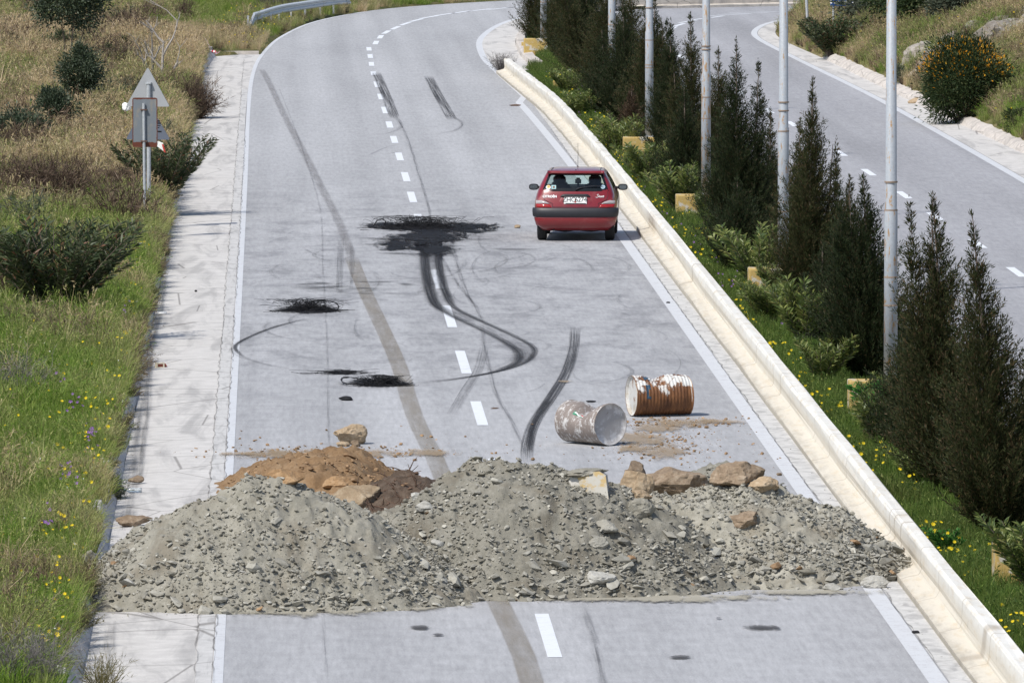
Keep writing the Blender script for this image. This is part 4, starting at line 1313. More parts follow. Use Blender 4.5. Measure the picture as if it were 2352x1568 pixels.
# plate recess, bar and plate
on_rear('plate_recess', [(-.31, .69), (.31, .69), (.315, .76), (.30, .87), (-.30, .87), (-.315, .76)], M_red_p, off=.006)
hb = on_rear('tailgate_handle', [(-.29, .853), (-.25, .858), (.25, .858), (.29, .853), (.29, .868), (.265, .905), (.2, .912), (-.2, .912), (-.265, .905), (-.29, .868)], M_blk, off=.032)
pl = MB(); pl.box(-.22, .22, -.006, .006, -.064, .064)
plate = pl.obj('number_plate', M_plate, car, loc=(0, rear_y(0, .79) - .022, .79))
plate.rotation_euler = (-R(8), 0, 0)
def put_text(txt, size, x, z, parent, mat, off, rear=True, **kw):
    me = text_mesh(txt, size, **kw)
    for v in me.vertices:
        xx, zz, yy = x + v.co.x, z + v.co.y, v.co.z
        v.co = (xx, (rear_y(xx, zz) if rear else 0) - off - yy, zz)
    return link('lettering', me, parent, mat)
put_text('ZHO', .128, -.115, .012, plate, M_ink, .0075, False, bold=.0, space=.95)
put_text('6274', .128, .108, .012, plate, M_ink, .0075, False, bold=.0, space=.9)
mm = MB(); mm.box(-.014, .012, -.0085, -.007, -.045, -.018); mm.box(-.011, .009, -.0085, -.007, .005, .022); mm.obj('plate_seal', M_red, plate)
mm = MB(); mm.box(-.185, .205, -.0085, -.007, -.062, -.052); mm.obj('plate_footer', M_ink, plate)
put_text('CITRO\u00cbN', .062, -.495, .862, car, M_white, .006, bold=.0022, space=1.05)
# handwritten model badge as a bent line
def script(name, strokes, ox, oz, k, parent, mat, r_=.0045):
    m = MB()
    for st in strokes:
        pts = smooth_path([Vector((a, 0, b)) for a, b in st], .35)
        m.tube([(ox + p.x * k, rear_y(ox + p.x * k, oz + p.z * k) - .007, oz + p.z * k) for p in pts], r_, 4)
    return m.obj(name, mat, parent)
script('badge_script', [[(2.6, 2.6), (1.9, 3.1), (1.0, 2.7), (1.0, 2.1), (1.9, 1.6), (2.2, .9), (1.5, .2), (.2, 0), (-.6, .4)], [(4.0, 1.3), (3.2, 1.5), (2.8, .7), (3.3, .2), (3.9, .8), (4.1, 1.4), (4.1, .5), (4.5, .2)],
                        [(4.7, 1.5), (5.2, 1.0), (5.8, .2)], [(6.0, 1.6), (5.3, .9), (4.6, .1)], [(6.9, 1.6), (6.3, 1.3), (6.3, .6), (6.9, .2), (7.5, .7), (7.4, 1.3), (6.8, 1.6), (7.6, 1.7)]], .405, .845, .0195, car, M_white)
# wiper
m = MB(); m.tube([(.02, rear_y(0, 1.0) - .025, 1.005), (.12, rear_y(.12, 1.03) - .03, 1.035), (.30, rear_y(.3, 1.06) - .03, 1.06), (.53, rear_y(.53, 1.06) - .03, 1.058)], [.013, .011, .009, .006], 6)
m.tube([(.02, rear_y(0, .99) - .02, .99), (.02, rear_y(0, 1.0) - .03, 1.005)], .02, 8)
m.obj('rear_wiper', M_blk, car)
# panel gaps
for s_ in (-1, 1):
    m = MB(); m.tube([(s_ * x, rear_y(x, z) - .004, z) for x, z in ((.615, .96), (.63, .88), (.455, .80), (.45, .66))][:2] + [(s_ * x, rear_y(x, z) - .004, z) for x, z in ((.60, .80), (.445, .73), (.44, .655))], .004, 4); m.obj('panel_gap', M_blk, car)
    m = MB(); m.tube([(s_ * np.interp(z, [a[0] for a in RINGS], [a[1] for a in RINGS]) * 1.004, 1.62 + (z - .3) * .05, z) for z in np.linspace(.3, .98, 8)], .004, 4); m.obj('panel_gap', M_blk, car)
m = MB(); m.tube([(x, rear_y(x, .662) - .004, .662) for x in np.linspace(-.44, .44, 12)], .004, 4); m.obj('panel_gap', M_blk, car)
# stickers in the rear window
def disc(x, z, r_, mat, nm='sticker', sq=False, off=.012):
    o_ = [(x + r_ * a, z + r_ * b) for a, b in ((-1, -.8), (1, -.8), (1, .8), (-1, .8))] if sq else [(x + r_ * math.cos(a), z + r_ * .85 * math.sin(a)) for a in np.linspace(0, 2 * math.pi, 18, endpoint=False)]
    m = MB(); m.add([(a, rear_y(a, b) - off, b) for a, b in o_], [tuple(range(len(o_)))])
    return m.obj(nm, mat, car)
M_stk = [plain('sticker_yellow', (.75, .48, .20), .5), plain('sticker_pale', (.62, .62, .72), .5), plain('sticker_teal', (.32, .50, .52), .5), plain('sticker_brown', (.16, .09, .06), .5), plain('sticker_blue', (.40, .56, .66), .5)]
disc(-.525, 1.035, .048, M_stk[1]); disc(-.522, 1.046, .036, M_stk[0], off=.0135); disc(-.515, 1.05, .012, M_ink, off=.015)
disc(-.42, 1.04, .044, M_stk[2], sq=True); disc(-.42, 1.04, .025, M_stk[3], off=.0135)
disc(.53, 1.045, .042, M_stk[4]); disc(.528, 1.045, .024, M_stk[3], off=.0135); disc(.528, 1.045, .017, M_stk[4], off=.015)
# underside, exhaust, tyres
m = MB(); m.box(-.62, .62, .35, 3.3, .19, .23); m.tube([(-.5, .5, .22), (-.2, .52, .2), (.0, .5, .22), (.3, .52, .2), (.55, .5, .22)], [.03, .05, .035, .045, .03], 6); m.tube([(-.42, .2, .215), (-.42, .8, .22)], .022, 8)
m.box(-.6, .6, .56, .68, .21, .28); m.obj('underside', M_dark, car)
def wheel(x, y):
    m = MB()
    prof = [(.0, .16), (.0, .235), (.012, .262), (.03, .277), (.155, .277), (.173, .262), (.185, .235), (.185, .16)]
    n = 40
    s_ = 1 if x > 0 else -1
    V_ = [((d - .0925) * s_ + x, y + math.cos(2 * math.pi * k / n) * r_, .277 + math.sin(2 * math.pi * k / n) * r_) for d, r_ in prof for k in range(n)]
    m.add(V_, [(j * n + k, j * n + (k + 1) % n, (j + 1) * n + (k + 1) % n, (j + 1) * n + k) for j in range(len(prof) - 1) for k in range(n)])
    w = m.obj('wheel', M_tyre, car, True)
    m = MB()
    for d, r0 in ((.165, .165), (.02, .165)):
        m.add([((d - .0925) * s_ + x, y + math.cos(2 * math.pi * k / 24) * r0, .277 + math.sin(2 * math.pi * k / 24) * r0) for k in range(24)] + [((d - .07) * s_ + x, y, .277)], [(k, (k + 1) % 24, 24) for k in range(24)])
    m.obj('rim', M_rim, w, True)
    m = MB()                                                                    # dark wheel arch
    m.add([((.0945 if s_ > 0 else -.0945) * 1.0 + x * 1.0 + .022 * s_, y + math.cos(a) * .325, .285 + math.sin(a) * .325) for a in np.linspace(0, math.pi, 17)] + [(x + .1165 * s_, y + .325, .2), (x + .1165 * s_, y - .325, .2)][::1], [tuple(range(17)) + (18, 17)])
    return w
for x in (-.655, .655):
    for y in (.62, 3.0): wheel(x, y)
# door mirrors
for s_ in (-1, 1):
    m = MB()
    n = 20
    V_ = []
    for j, (dy, q) in enumerate(((0, .93), (.02, 1.0), (.07, .95), (.11, .6), (.125, .1))):
        for k in range(n):
            a = 2 * math.pi * k / n
            cx, cz = math.cos(a), math.sin(a)
            ex = abs(cx) ** .7 * (1 if cx > 0 else -1); ez = abs(cz) ** .7 * (1 if cz > 0 else -1)
            V_.append((s_ * .87 + ex * .095 * q, 2.28 + dy, .945 + ez * .062 * q))
    m.add(V_, [(j * n + k, j * n + (k + 1) % n, (j + 1) * n + (k + 1) % n, (j + 1) * n + k) for j in range(4) for k in range(n)] + [tuple(range(n))[::-1]])
    m.tube([(s_ * .70, 2.36, .93), (s_ * .80, 2.35, .935)], [.035, .025], 8)
    mr = m.obj('door_mirror', M_blk, car, True)
    mr.modifiers.new('crease', 'EDGE_SPLIT').split_angle = R(40)
    m = MB(); m.add([(s_ * .87 + (abs(math.cos(a)) ** .7) * (1 if math.cos(a) > 0 else -1) * .072, 2.276, .945 + (abs(math.sin(a)) ** .7) * (1 if math.sin(a) > 0 else -1) * .042) for a in np.linspace(0, 2 * math.pi, 20, endpoint=False)], [tuple(range(20))])
    m.obj('mirror_glass', M_mirror, mr)
# interior: seats, dashboard, inner mirror, phone on the screen
m = MB(); m.box(-.60, .60, .5, 2.6, .3, .5); m.box(-.66, .66, .42, .98, .5, .93); m.obj('parcel_shelf', M_dark, car)
m = MB(); m.box(-.64, .64, 2.30, 2.62, .55, .97); m.tube([(-.36, 2.15, .98), (-.36, 2.22, .9)], .17, 14); m.obj('dashboard', M_dark, car)
def seat(x, head):
    m = MB()
    n = 18
    rows = []
    for z, w, y in ((.45, .24, 1.55), (.75, .25, 1.48), (.95, .24, 1.42), (1.03, .19, 1.40), (1.06, .13, 1.40), (1.075, .115, 1.40), (1.12, .125, 1.39), (1.18, .12, 1.38), (1.215, .08, 1.38)):
        rows.append([(x + math.cos(2 * math.pi * k / n) * w, y + math.sin(2 * math.pi * k / n) * .07, z) for k in range(n)])
    m.add([p for r_ in rows for p in r_], [(i * n + k, i * n + (k + 1) % n, (i + 1) * n + (k + 1) % n, (i + 1) * n + k) for i in range(len(rows) - 1) for k in range(n)] + [tuple((len(rows) - 1) * n + k for k in range(n))])
    return m.obj('seat', M_seat, car, True)
seat(-.34, 1); seat(.35, 1)
m = MB(); m.box(-.14, .09, 1.98, 2.0, 1.205, 1.255); m.obj('inner_mirror', M_dark, car)
m = MB(); m.box(-.06, .06, 2.2, 2.22, 1.02, 1.10); m.box(-.035, .035, 2.2, 2.22, 1.10, 1.13); m.tube([(0, 2.22, .95), (0, 2.22, 1.03)], .02, 6); m.obj('phone_holder', M_dark, car)
m = MB(); m.tube([(.01, 1.55, 1.373), (.015, 1.50, 1.62), (.015, 1.45, 1.84)], [.005, .004, .003], 5); m.tube([(.01, 1.55, 1.365), (.01, 1.55, 1.39)], [.018, .01], 8); m.obj('aerial', M_blk, car)
m = MB(); m.tube([(-.0, .56, 1.352), (-.0, .54, 1.362)], .012, 8); m.obj('washer_jet', M_blk, car)

# ---------------------------------------------------------------- signs seen from behind
M_galv = plain('galvanised_steel', (.42, .44, .46), .5, .5, .15, .15, 30)
M_back = plain('sign_back_grey', (.36, .37, .385), .5, .4, .2, .06, 3)
t = NT('rusted_sign_back', .6, .35)
uv = t.co('Generated'); s_ = t.sep(uv); o = t.co()
n1 = t.noise(t.map(o, (9, 9, 9)), 1.0, 6, .7)
ex = t.math('SUBTRACT', .5, t.math('ABSOLUTE', t.math('SUBTRACT', s_[0], .5)))
ez = t.math('SUBTRACT', .5, t.math('ABSOLUTE', t.math('SUBTRACT', s_[2], .5)))
bot = t.math('MULTIPLY', t.math('SUBTRACT', s_[2], .0), 1.0)
e_ = t.math('MINIMUM', t.math('MULTIPLY', ex, 2.2), t.math('MINIMUM', t.math('MULTIPLY', ez, 2.6), t.math('ADD', t.math('MULTIPLY', bot, 1.0), -.015)))
rust = t.smooth(t.math('ADD', e_, t.math('MULTIPLY', t.math('SUBTRACT', n1, .5), .14)), .092, .075)
n2 = t.noise(t.map(o, (5, 5, 3)), 1.0, 4, .6)
c = t.mix(t.math('MULTIPLY', t.smooth(n2, .5, .72), .5), (.165, .185, .205), (.33, .27, .19))
t.color(t.mix(rust, c, (.115, .033, .018)))
M_rback = t.m
def rounded_poly(pts, r_, n=5):
    out = []
    for i in range(len(pts)):
        p, a, b = Vector(pts[i]), Vector(pts[i - 1]), Vector(pts[(i + 1) % len(pts)])
        u, w = (a - p).normalized(), (b - p).normalized()
        for k in range(n + 1):
            q = k / n
            out.append((p + u * r_ * (1 - q) ** 2 + w * r_ * q ** 2))
    return out
def plate_mesh(name, outline, th, mat, parent, loc=(0, 0, 0), rot=(0, 0, 0), flange=0.0):
    m = MB(); n = len(outline)
    m.add([(p.x, 0, p.y) for p in outline] + [(p.x, th, p.y) for p in outline], [tuple(range(n)), tuple(range(n, 2 * n))[::-1]] + [((i + 1) % n, i, n + i, n + (i + 1) % n) for i in range(n)])
    o = m.obj(name, mat, parent, loc=loc); o.rotation_euler = rot
    return o
pb = P(342, 488, .30)
kA = px_m(pb.y)
sgn = empty('road_sign', pb, 'two grey triangular sign backs one above the other on a thick galvanised pole', 'road sign', 'sign backs on the left verge', rz=R(-14))
m = MB(); m.tube([(0, 0, -.3), (0, 0, (488 - 190) / kA)], .042, 14); m.obj('pole', M_galv, sgn)
W_ = .90
tri = rounded_poly([(-W_ / 2, 0), (W_ / 2, 0), (0, W_ * .87)], .05)
zU, zL = (488 - 245) / kA, (488 - 321) / kA
plate_mesh('sign_plate', tri, .018, M_back, sgn, (-.03, .048, zU))
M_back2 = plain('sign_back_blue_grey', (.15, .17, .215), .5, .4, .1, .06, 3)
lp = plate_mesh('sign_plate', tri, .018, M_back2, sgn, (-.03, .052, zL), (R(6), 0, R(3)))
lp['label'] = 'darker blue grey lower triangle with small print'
mm = MB()
for r_, (w, x) in enumerate(((.09, .18), (.13, .17), (.10, .18), (.05, .16), (.0, 0), (.14, .2))):
    if w: mm.box(.21 - w / 2 + (.02 if r_ > 2 else 0), .21 + w / 2, -.003, .001, .36 - r_ * .042, .375 - r_ * .042 + (.012 if r_ in (0, 1, 5) else 0))
mm.obj('maker_print', M_ink, lp)
for z in (zU + .12, zU + .45, zL + .12, zL + .42):
    m = MB(); m.box(-.055, .055, -.052, .05, z, z + .03); m.obj('clamp', M_galv, sgn)
m = MB(); m.add([(.14, .06, zL - .02), (.27, .06, zL - .06), (.33, .06, zL - .25), (.28, .06, zL - .22), (.14, .06, zL - .12)], [(0, 1, 2, 3, 4)]); m.add([(.14, .07, zL - .02), (.27, .07, zL - .06), (.33, .07, zL - .25), (.28, .07, zL - .22), (.14, .07, zL - .12)], [(4, 3, 2, 1, 0)]); m.obj('torn_plate', M_wht, sgn)
m = MB(); m.add([(.25, .055, zL - .08), (.29, .055, zL - .1), (.335, .055, zL - .26), (.29, .055, zL - .23)], [(0, 1, 2, 3)]); m.obj('torn_border', M_red, sgn)
pb = P(333, 512, .28); kB = px_m(pb.y)
sg2 = empty('road_sign', pb, 'rust edged rectangular sign back on a thin pole in front of the triangles', 'road sign', 'sign backs on the left verge', rz=R(-5))
m = MB(); m.tube([(0, 0, -.3), (-.02, 0, (512 - 237) / kB)], .028, 12); m.obj('pole', M_galv, sg2)
plate_mesh('sign_plate', rounded_poly([(-.245, 0), (.245, 0), (.245, .96), (-.245, .96)], .05), .015, M_rback, sg2, (.00, .034, (512 - 338) / kB))
for y in (252, 324):
    z = (512 - y) / kB
    m = MB(); m.box(-.08, .045, -.034, .033, z - .012, z + .012); m.obj('clamp', plain('rusty_clamp', (.12, .07, .055), .7), sg2)
# small white bag hanging behind the triangle's left corner
pw = P(290, 330, .3); pw = at_depth(290, 246, 197)
me = boulder_mesh(70, (.14, .12, .17), 4, 2, .1)

# blue direction board on the far bend
M_blue = plain('sign_blue', (.012, .065, .27), .4, .4, var=.05)
pb = P(1937, 105, 1.2); Yb = 292.0
c = at_depth(1935, 11, Yb); kb = px_m(Yb)
bs = empty('direction_board', (c.x, c.y, c.z - 2.3), 'blue direction board with white number and arrow beyond the dark bush on the bend', 'sign')
hw = (1964 - 1908) / kb / 2
zb = 2.3 - (11 - 11) / kb
m = MB(); m.box(-hw, hw, 0, .02, zb - .05, zb + .62); m.obj('panel', M_blue, bs)
m = MB(); m.box(-hw, -hw + .05, -.006, -.001, zb + .03, zb + .62); m.obj('border', M_white, bs)
def flat_text(txt, size, x, z, parent, mat, y=-.004, **kw):
    me = text_mesh(txt, size, **kw)
    for v in me.vertices: v.co = (x + v.co.x, y - v.co.z, z + v.co.y)
    return link('lettering', me, parent, mat)
flat_text('69/28 5393', .125, -.04, zb + .06, bs, M_white, bold=.003, space=.85)
flat_text('TAVERNA'[:0] + '\u039a\u0391\u039b\u0391\u039c\u0399', .14, .05, zb + .21, bs, M_white, bold=.003) if False else None
m = MB()
m.add([(.20, -.006, zb + .035), (.31, -.006, zb + .035), (.31, -.006, zb + .01), (.37, -.006, zb + .05), (.31, -.006, zb + .09), (.31, -.006, zb + .065), (.20, -.006, zb + .065)], [(0, 1, 2, 3, 4, 5, 6)])
m.obj('arrow', M_white, bs)
for x in (-.28, .28):
    m = MB(); m.tube([(x, .05, -.6), (x, .05, zb + .6)], .03, 8); m.obj('post', M_galv, bs)
pp = P(1858, 38); pp = at_depth(1857, 34, 296)
gp_ = empty('post', (pp.x, pp.y, pp.z), 'thin grey leaning steel post at the tip of the hillside on the bend', 'post')
m = MB(); m.tube([(0, 0, -.8), (-.10, 0, 1.2)], .045, 10); m.obj('shaft', M_galv, gp_)
for i, (u, v) in enumerate(((2009, 47), (2017, 49))):
    q = at_depth(u, v + 10, 287)
    wp_ = MB(); wp_.tube([(0, 0, -.25), (0, 0, .27)], .028, 8)
    tag(wp_.obj('marker_peg', M_white, None, loc=q), ('taller left', 'shorter right')[i] + ' of two small white pegs in the dry grass on the hillside', 'peg')

# ---------------------------------------------------------------- light poles on yellow concrete bases
t = NT('peeling_pole_paint', .5, .4)
o = t.co(); n1 = t.noise(t.map(o, (9, 9, 1.6)), 1.6, 8, .72); n2 = t.noise(t.map(o, (14, 14, 14)), 2.0, 5, .7)
f = t.math('ADD', t.math('MULTIPLY', n1, .75), t.math('MULTIPLY', n2, .25))
oi = t.new('ShaderNodeObjectInfo')
f = t.math('ADD', f, t.math('MULTIPLY', oi.outputs['Random'], .05))
t.color(t.mix(t.smooth(f, .545, .60), t.ramp(n2, [(.3, (.29, .315, .345)), (.7, (.38, .405, .435))]), t.ramp(n2, [(.35, (.22, .11, .04)), (.65, (.36, .23, .11))])))
M_polep = t.m
M_band = plain('rust_band', (.27, .20, .15), .7)
M_lampg = plain('lamp_grey', (.4, .42, .44), .5)
pole0 = None
def hash_n(s): return sum(ord(ch) * (k + 1) for k, ch in enumerate(s))
PX = 8.80
poles = [(132.4, 'nearest light pole, rust spotted, rising between the two foremost junipers', .47), (160.6, 'second light pole, its yellow base half hidden by a leafy oleander', .5), (186.6, 'third light pole with rust rings beside the forked dark juniper', .5),
         (213.6, 'fourth light pole with a rusty collar, between slender junipers', .5), (240.6, 'fifth light pole, bluish white, in front of the far barrier', .5), (284, 'farthest light pole, mostly swallowed by the dark junipers', .5), (105.7, 'yellow based light pole at the right edge whose base alone is in view', .5)]
for i, (y, lab, _) in enumerate(poles):
    if pole0 is None:
        pole0 = root = empty('light_pole', (PX, y, .1), lab, 'light pole', 'light poles along the median')
        m = MB(); m.box(-.60, .12, -.28, .28, -.2, .50); b_ = link('base_block', bevel(m.mesh('base_block'), .025), root, M_yblk)
        m = MB(); m.box(-.10, .10, -.10, .10, .50, .525); m.obj('foot_plate', M_galv, b_)
        m = MB(); m.tube([(0, 0, .51), (0, 0, 2.9), (0, 0, 2.92), (0, 0, 9.0)], [.098, .093, .083, .055], 20, True); m.obj('pole', M_polep, root, True)
        for z in (1.55, 1.95, 2.9, 3.3):
            m = MB(); m.tube([(0, 0, z), (0, 0, z + .022)], .0985 if z < 2.5 else .094, 20); m.obj('band', M_band, root)
        m = MB(); m.tube([(0, 0, 8.95), (-.3, 0, 9.3), (-1.2, 0, 9.45)], .03, 8); m.obj('arm', M_polep, root, True)
        m = MB(); m.box(-1.75, -1.15, -.12, .12, 9.38, 9.5); link('lamp_head', bevel(m.mesh('lamp_head'), .04), root, M_lampg)
    else:
        r_ = fresh(pole0, ({160.6: 8.82, 186.6: 8.70, 213.6: 8.66, 240.6: 8.79, 284: 8.3}.get(y, 8.8), y, .1), label=lab)
        r_.rotation_euler = (0, 0, R(0))
        r_['category'] = 'light pole'
        for c_ in r_.children:
            if c_.name.startswith('band'): c_.location.z += random.Random(i * 7 + int(c_.matrix_local.translation.z * 100) + len(c_.name) + hash_n(c_.name)).uniform(-.5, .9)
def yblock(u, v, label, w=.32, h=.34):
    q = P(u, v, .1)
    r_ = empty('yellow_block', q, label, 'concrete block', 'small yellow blocks')
    m = MB(); m.box(-w / 2, w / 2, -w / 2, w / 2, -.1, h); link('block', bevel(m.mesh('block'), .02), r_, M_yblk)
yblock(1281, 208, 'small yellow block in the grass below the leaning juniper', .26, .26)
yblock(1207, 112, 'faded yellow block beside the white kerb under the farthest juniper', .25, .2)
yblock(1643, 8, 'yellow block showing over the far concrete barrier', .45, .4)

# ---------------------------------------------------------------- guardrail on the far left
gpts = [P(u, b) for u, b in ((566, 78), (590, 71), (645, 54), (705, 44), (770, 34), (803, 32))]
gpath = [(p.x, p.y) for p in smooth_path(gpts, .5)]
gr = empty('guardrail', (gpts[0].x, gpts[0].y, 0), 'curved steel guardrail on the outside of the far left bend', 'guardrail')
zs = [(.0, .44), (.035, .47), (.035, .52), (.0, .56), (.0, .60), (.035, .64), (.035, .69), (.0, .73)]
m = MB()
rows = []
for i, p in enumerate(gpath):
    a, b = Vector(gpath[max(i - 1, 0)]), Vector(gpath[min(i + 1, len(gpath) - 1)])
    tt = (b - a).normalized()
    dropz = max(0, (4 - i)) * .13
    rows.append([(p[0] + tt.y * d * 1.6 - gpts[0].x, p[1] - tt.x * d * 1.6 - gpts[0].y, z - .10 - dropz) for d, z in zs])
k = len(zs)
m.add([p for r_ in rows for p in r_], [(i * k + j, i * k + j + 1, (i + 1) * k + j + 1, (i + 1) * k + j) for i in range(len(rows) - 1) for j in range(k - 1)])
rail = m.obj('rail', plain('rail_zinc', (.58, .60, .62), .5, .4, .1), gr); so = rail.modifiers.new('thick', 'SOLIDIFY'); so.thickness = .004
for i in range(2, len(gpath), 5):
    m = MB(); x, y = gpath[i][0] - gpts[0].x, gpath[i][1] - gpts[0].y
    m.box(x - .10, x - .03, y + .02, y + .10, -.3, .56); m.obj('post', M_galv, gr)
M_refl = M_blk
# ---------------------------------------------------------------- burnt tyre wire and road litter
M_wire = plain('burnt_wire', (.014, .014, .016), .75, .3)
def wire_heap(name, label, u, v, wpx, hpx, n, seed, loops=(), spread=.9, long_=(.25, .9)):
    rr = random.Random(seed)
    c = P(u, v); k = px_m(c.y); w, h = wpx / k / 2, hpx / k
    root = empty(name, c, label, 'burnt tyre wire')
    m = MB()
    for i in range(n):
        x = rr.gauss(0, .34) * w; y = rr.gauss(0, .30) * min(w, .9)
        z = abs(rr.gauss(0, .5)) * h * max(0, 1 - abs(x / w) ** 2) + .006
        p = Vector((x, y, min(z, h))); a = rr.uniform(0, 6.28)
        d = Vector((math.cos(a), math.sin(a) * .7, rr.gauss(0, .35)))
        cur = rr.gauss(0, 1.0)
        pts = [p]; L = rr.uniform(*long_) ; ns = 9
        for s2 in range(ns):
            d.rotate(Matrix.Rotation(cur * .42, 3, 'Z')); d.z += rr.gauss(-.04, .14); d.normalize()
            q = pts[-1] + d * L / ns
            q.z = min(max(q.z, .006), h * 1.25)
            pts.append(q)
        m.tube(pts, rr.uniform(.0016, .004), 3, False)
    m.obj('wires', M_wire, root)
    m = MB()
    V_, F_ = [], []
    NXY = 26
    for j in range(NXY + 1):
        for i in range(NXY + 1):
            x, y = (i / NXY * 2 - 1) * w * .8, (j / NXY * 2 - 1) * min(w, .9) * .8
            r2 = (x / w / .8) ** 2 + (y / min(w, .9) / .8) ** 2
            V_.append((x, y, max(-.01, h * .75 * (1 - r2) * (.55 + .9 * abs(fbm(x * 4, y * 4, seed))) - .012)))
    F_ = [(j * (NXY + 1) + i, j * (NXY + 1) + i + 1, (j + 1) * (NXY + 1) + i + 1, (j + 1) * (NXY + 1) + i) for j in range(NXY) for i in range(NXY)]
    m.add(V_, F_); m.obj('ash', M_soot, root)
    for lp in loops:
        m = MB()
        pts = smooth_path([c * 0 + (at_depth(uu, vv, c.y + dy) - c) for uu, vv, dy in lp], .05)
        for q in pts: q.z = max(q.z, .006)
        for e in range(4): m.tube([q + Vector((rr.gauss(0, .006), rr.gauss(0, .01), rr.gauss(0, .006) + .004)) for q in pts], .005, 4)
        m.obj('bead_wire', M_wire, root)
    return root
M_soot = plain('soot_ash', (.011, .011, .013), .95, .1)
wire_heap('burnt_tyre_wire', 'widest heap of burnt tyre wire and soot, left of the red car', 965, 524, 240, 20, 640, 1, loops=[[(858, 520, 0), (866, 508, 0), (880, 504, .1), (886, 512, .2), (878, 520, 0)], [(978, 512, 0), (986, 506, 0), (998, 506, .1), (1004, 514, 0)], [(1003, 516, 0), (1006, 506, .2), (1014, 508, .3), (1014, 518, .1)]])
wire_heap('burnt_tyre_wire', 'tangled coil of burnt tyre wire with a big loop near the left gutter', 710, 714, 130, 20, 420, 2, loops=[[(700, 716, 0), (704, 698, 0), (730, 691, .2), (764, 693, .3), (778, 703, .2), (770, 713, 0), (730, 716, -.1)], [(664, 717, -.1), (645, 715, 0), (660, 710, .2), (690, 712, .1)], [(700, 716, -.3), (715, 722, -.5), (750, 722, -.4), (768, 716, -.1)]])
wire_heap('burnt_tyre_wire', 'bristling bundle of burnt tyre wire at the end of the hooked skid mark', 878, 885, 120, 18, 600, 3, loops=[[(840, 885, 0), (800, 882, .1), (785, 876, .3), (790, 867, .6), (815, 868, .6), (850, 874, .2)]], long_=(.15, .4))
wire_heap('burnt_tyre_wire', 'small flat wisp of burnt wire above the bristling bundle', 780, 857, 56, 4, 90, 4)
def chunk(u, v, w, h, seed, label, name, cat, mat, depth=.6):
    q = P(u, v); k = px_m(q.y)
    me = boulder_mesh(seed, (w / k, w / k * depth, h / k), 7, 3, .06)
    o = link(name, me, None, mat, (q.x, q.y + .05, h / k * .45)); tag(o, label, cat)
    return o
chunk(795, 920, 28, 10, 81, 'black chunk of tyre rubber alone below the bristling wire bundle', 'rubber_chunk', 'rubber', M_wire)
chunk(1357, 924, 22, 4, 82, 'thin black scrap on the road above the grey drum', 'rubber_scrap', 'scrap', M_wire)
chunk(1136, 939, 18, 3, 83, 'flat dark strip of wood by the lane dash left of the drums', 'wood_strip', 'strip', M_root)
chunk(1184, 244, 24, 4, 84, 'dark reddish stick lying at the foot of the wall on the far stretch', 'stick', 'stick', M_root, .2)
chunk(1535, 697, 8, 4, 85, 'tiny black scrap near the right edge line', 'rubber_scrap', 'scrap', M_wire)
chunk(2105, 1455, 16, 8, 86, 'crumpled dark scrap against the wall at the bottom right', 'rubber_scrap', 'scrap', M_wire)
chunk(450, 670, 6, 4, 87, 'tiny dark pebble in the middle of the concrete gutter', 'pebble', 'pebble', M_wire)
# litter in the gutter
q = P(367, 841); k = px_m(q.y)
bx = empty('litter_box', (q.x, q.y, -.02), 'crushed cream and red carton lying open in the gutter', 'carton', rz=R(20))
m = MB(); m.box(-.06, .06, -.05, .05, 0, .075); m.obj('carton', plain('carton_cream', (.62, .55, .42), .7), bx)
m = MB(); m.add([(.06, -.05, .0), (.11, -.04, .02), (.11, .05, .06), (.06, .05, .08)], [(0, 1, 2, 3)]); m.add([(-.05, -.0505, .015), (.035, -.0505, .015), (.035, -.0505, .06), (-.05, -.0505, .06)], [(0, 1, 2, 3)]); m.obj('flap', plain('carton_red', (.16, .04, .025), .7), bx)
q = P(372, 720); m = MB(); m.tube([(-.08, 0, .03), (.08, .02, .03)], .03, 12); tag(m.obj('drink_can', plain('can_white', (.75, .75, .74), .35), None, True, (q.x, q.y, -.025)), 'white flattened drink can at the foot of the gutter face', 'can')
q = P(306, 1128)
bt = empty('plastic_bottle', (q.x, q.y, -.02), 'clear plastic bottle with a blue cap lying in the gutter', 'bottle')
t = NT('clear_plastic', .08, .5); t.color((.85, .9, .92)); t.p.inputs['Transmission Weight'].default_value = .75; M_pet = t.m
m = MB(); m.tube([(-.10, 0, .035), (-.085, 0, .035), (-.06, 0, .035), (0, 0, .035), (.06, 0, .035), (.11, 0, .035)], [.012, .014, .032, .033, .031, .033], 14); m.obj('bottle_body', M_pet, bt, True)
m = MB(); m.tube([(-.118, 0, .035), (-.10, 0, .035)], .015, 10); m.obj('cap', plain('cap_blue', (.10, .35, .60), .4), bt)
# red and white tape at the end of the gutter
M_tape = NT('hazard_tape', .5, .4); wv = M_tape.new('ShaderNodeTexWave'); wv.inputs['Scale'].default_value = 1.2; M_tape.l.new(M_tape.map(M_tape.co('UV'), (0, 3.2, 0)), wv.inputs[0])
wv.bands_direction = 'Y'
M_tape.color(M_tape.ramp(wv.outputs['Fac'], [(.49, (.62, .05, .07)), (.51, (.78, .74, .74))]))
tp_ = []
for u, v, z in ((447, 82, .5), (462, 84, .45), (472, 92, .4), (480, 108, .35), (488, 118, .2), (497, 122, .1), (484, 121, .12), (495, 126, .05), (505, 122, .05)):
    q = at_depth(u, v, 286.5 - (v - 82) * .05); tp_.append(q)
pts = smooth_path(tp_, .08)
me = strip_mesh('hazard_tape', pts, .07)
for i, v in enumerate(me.vertices):
    if i % 2: v.co.z += .07
tag(link('hazard_tape', me, None, M_tape.m), 'twisted red and white warning tape at the far end of the gutter', 'tape')
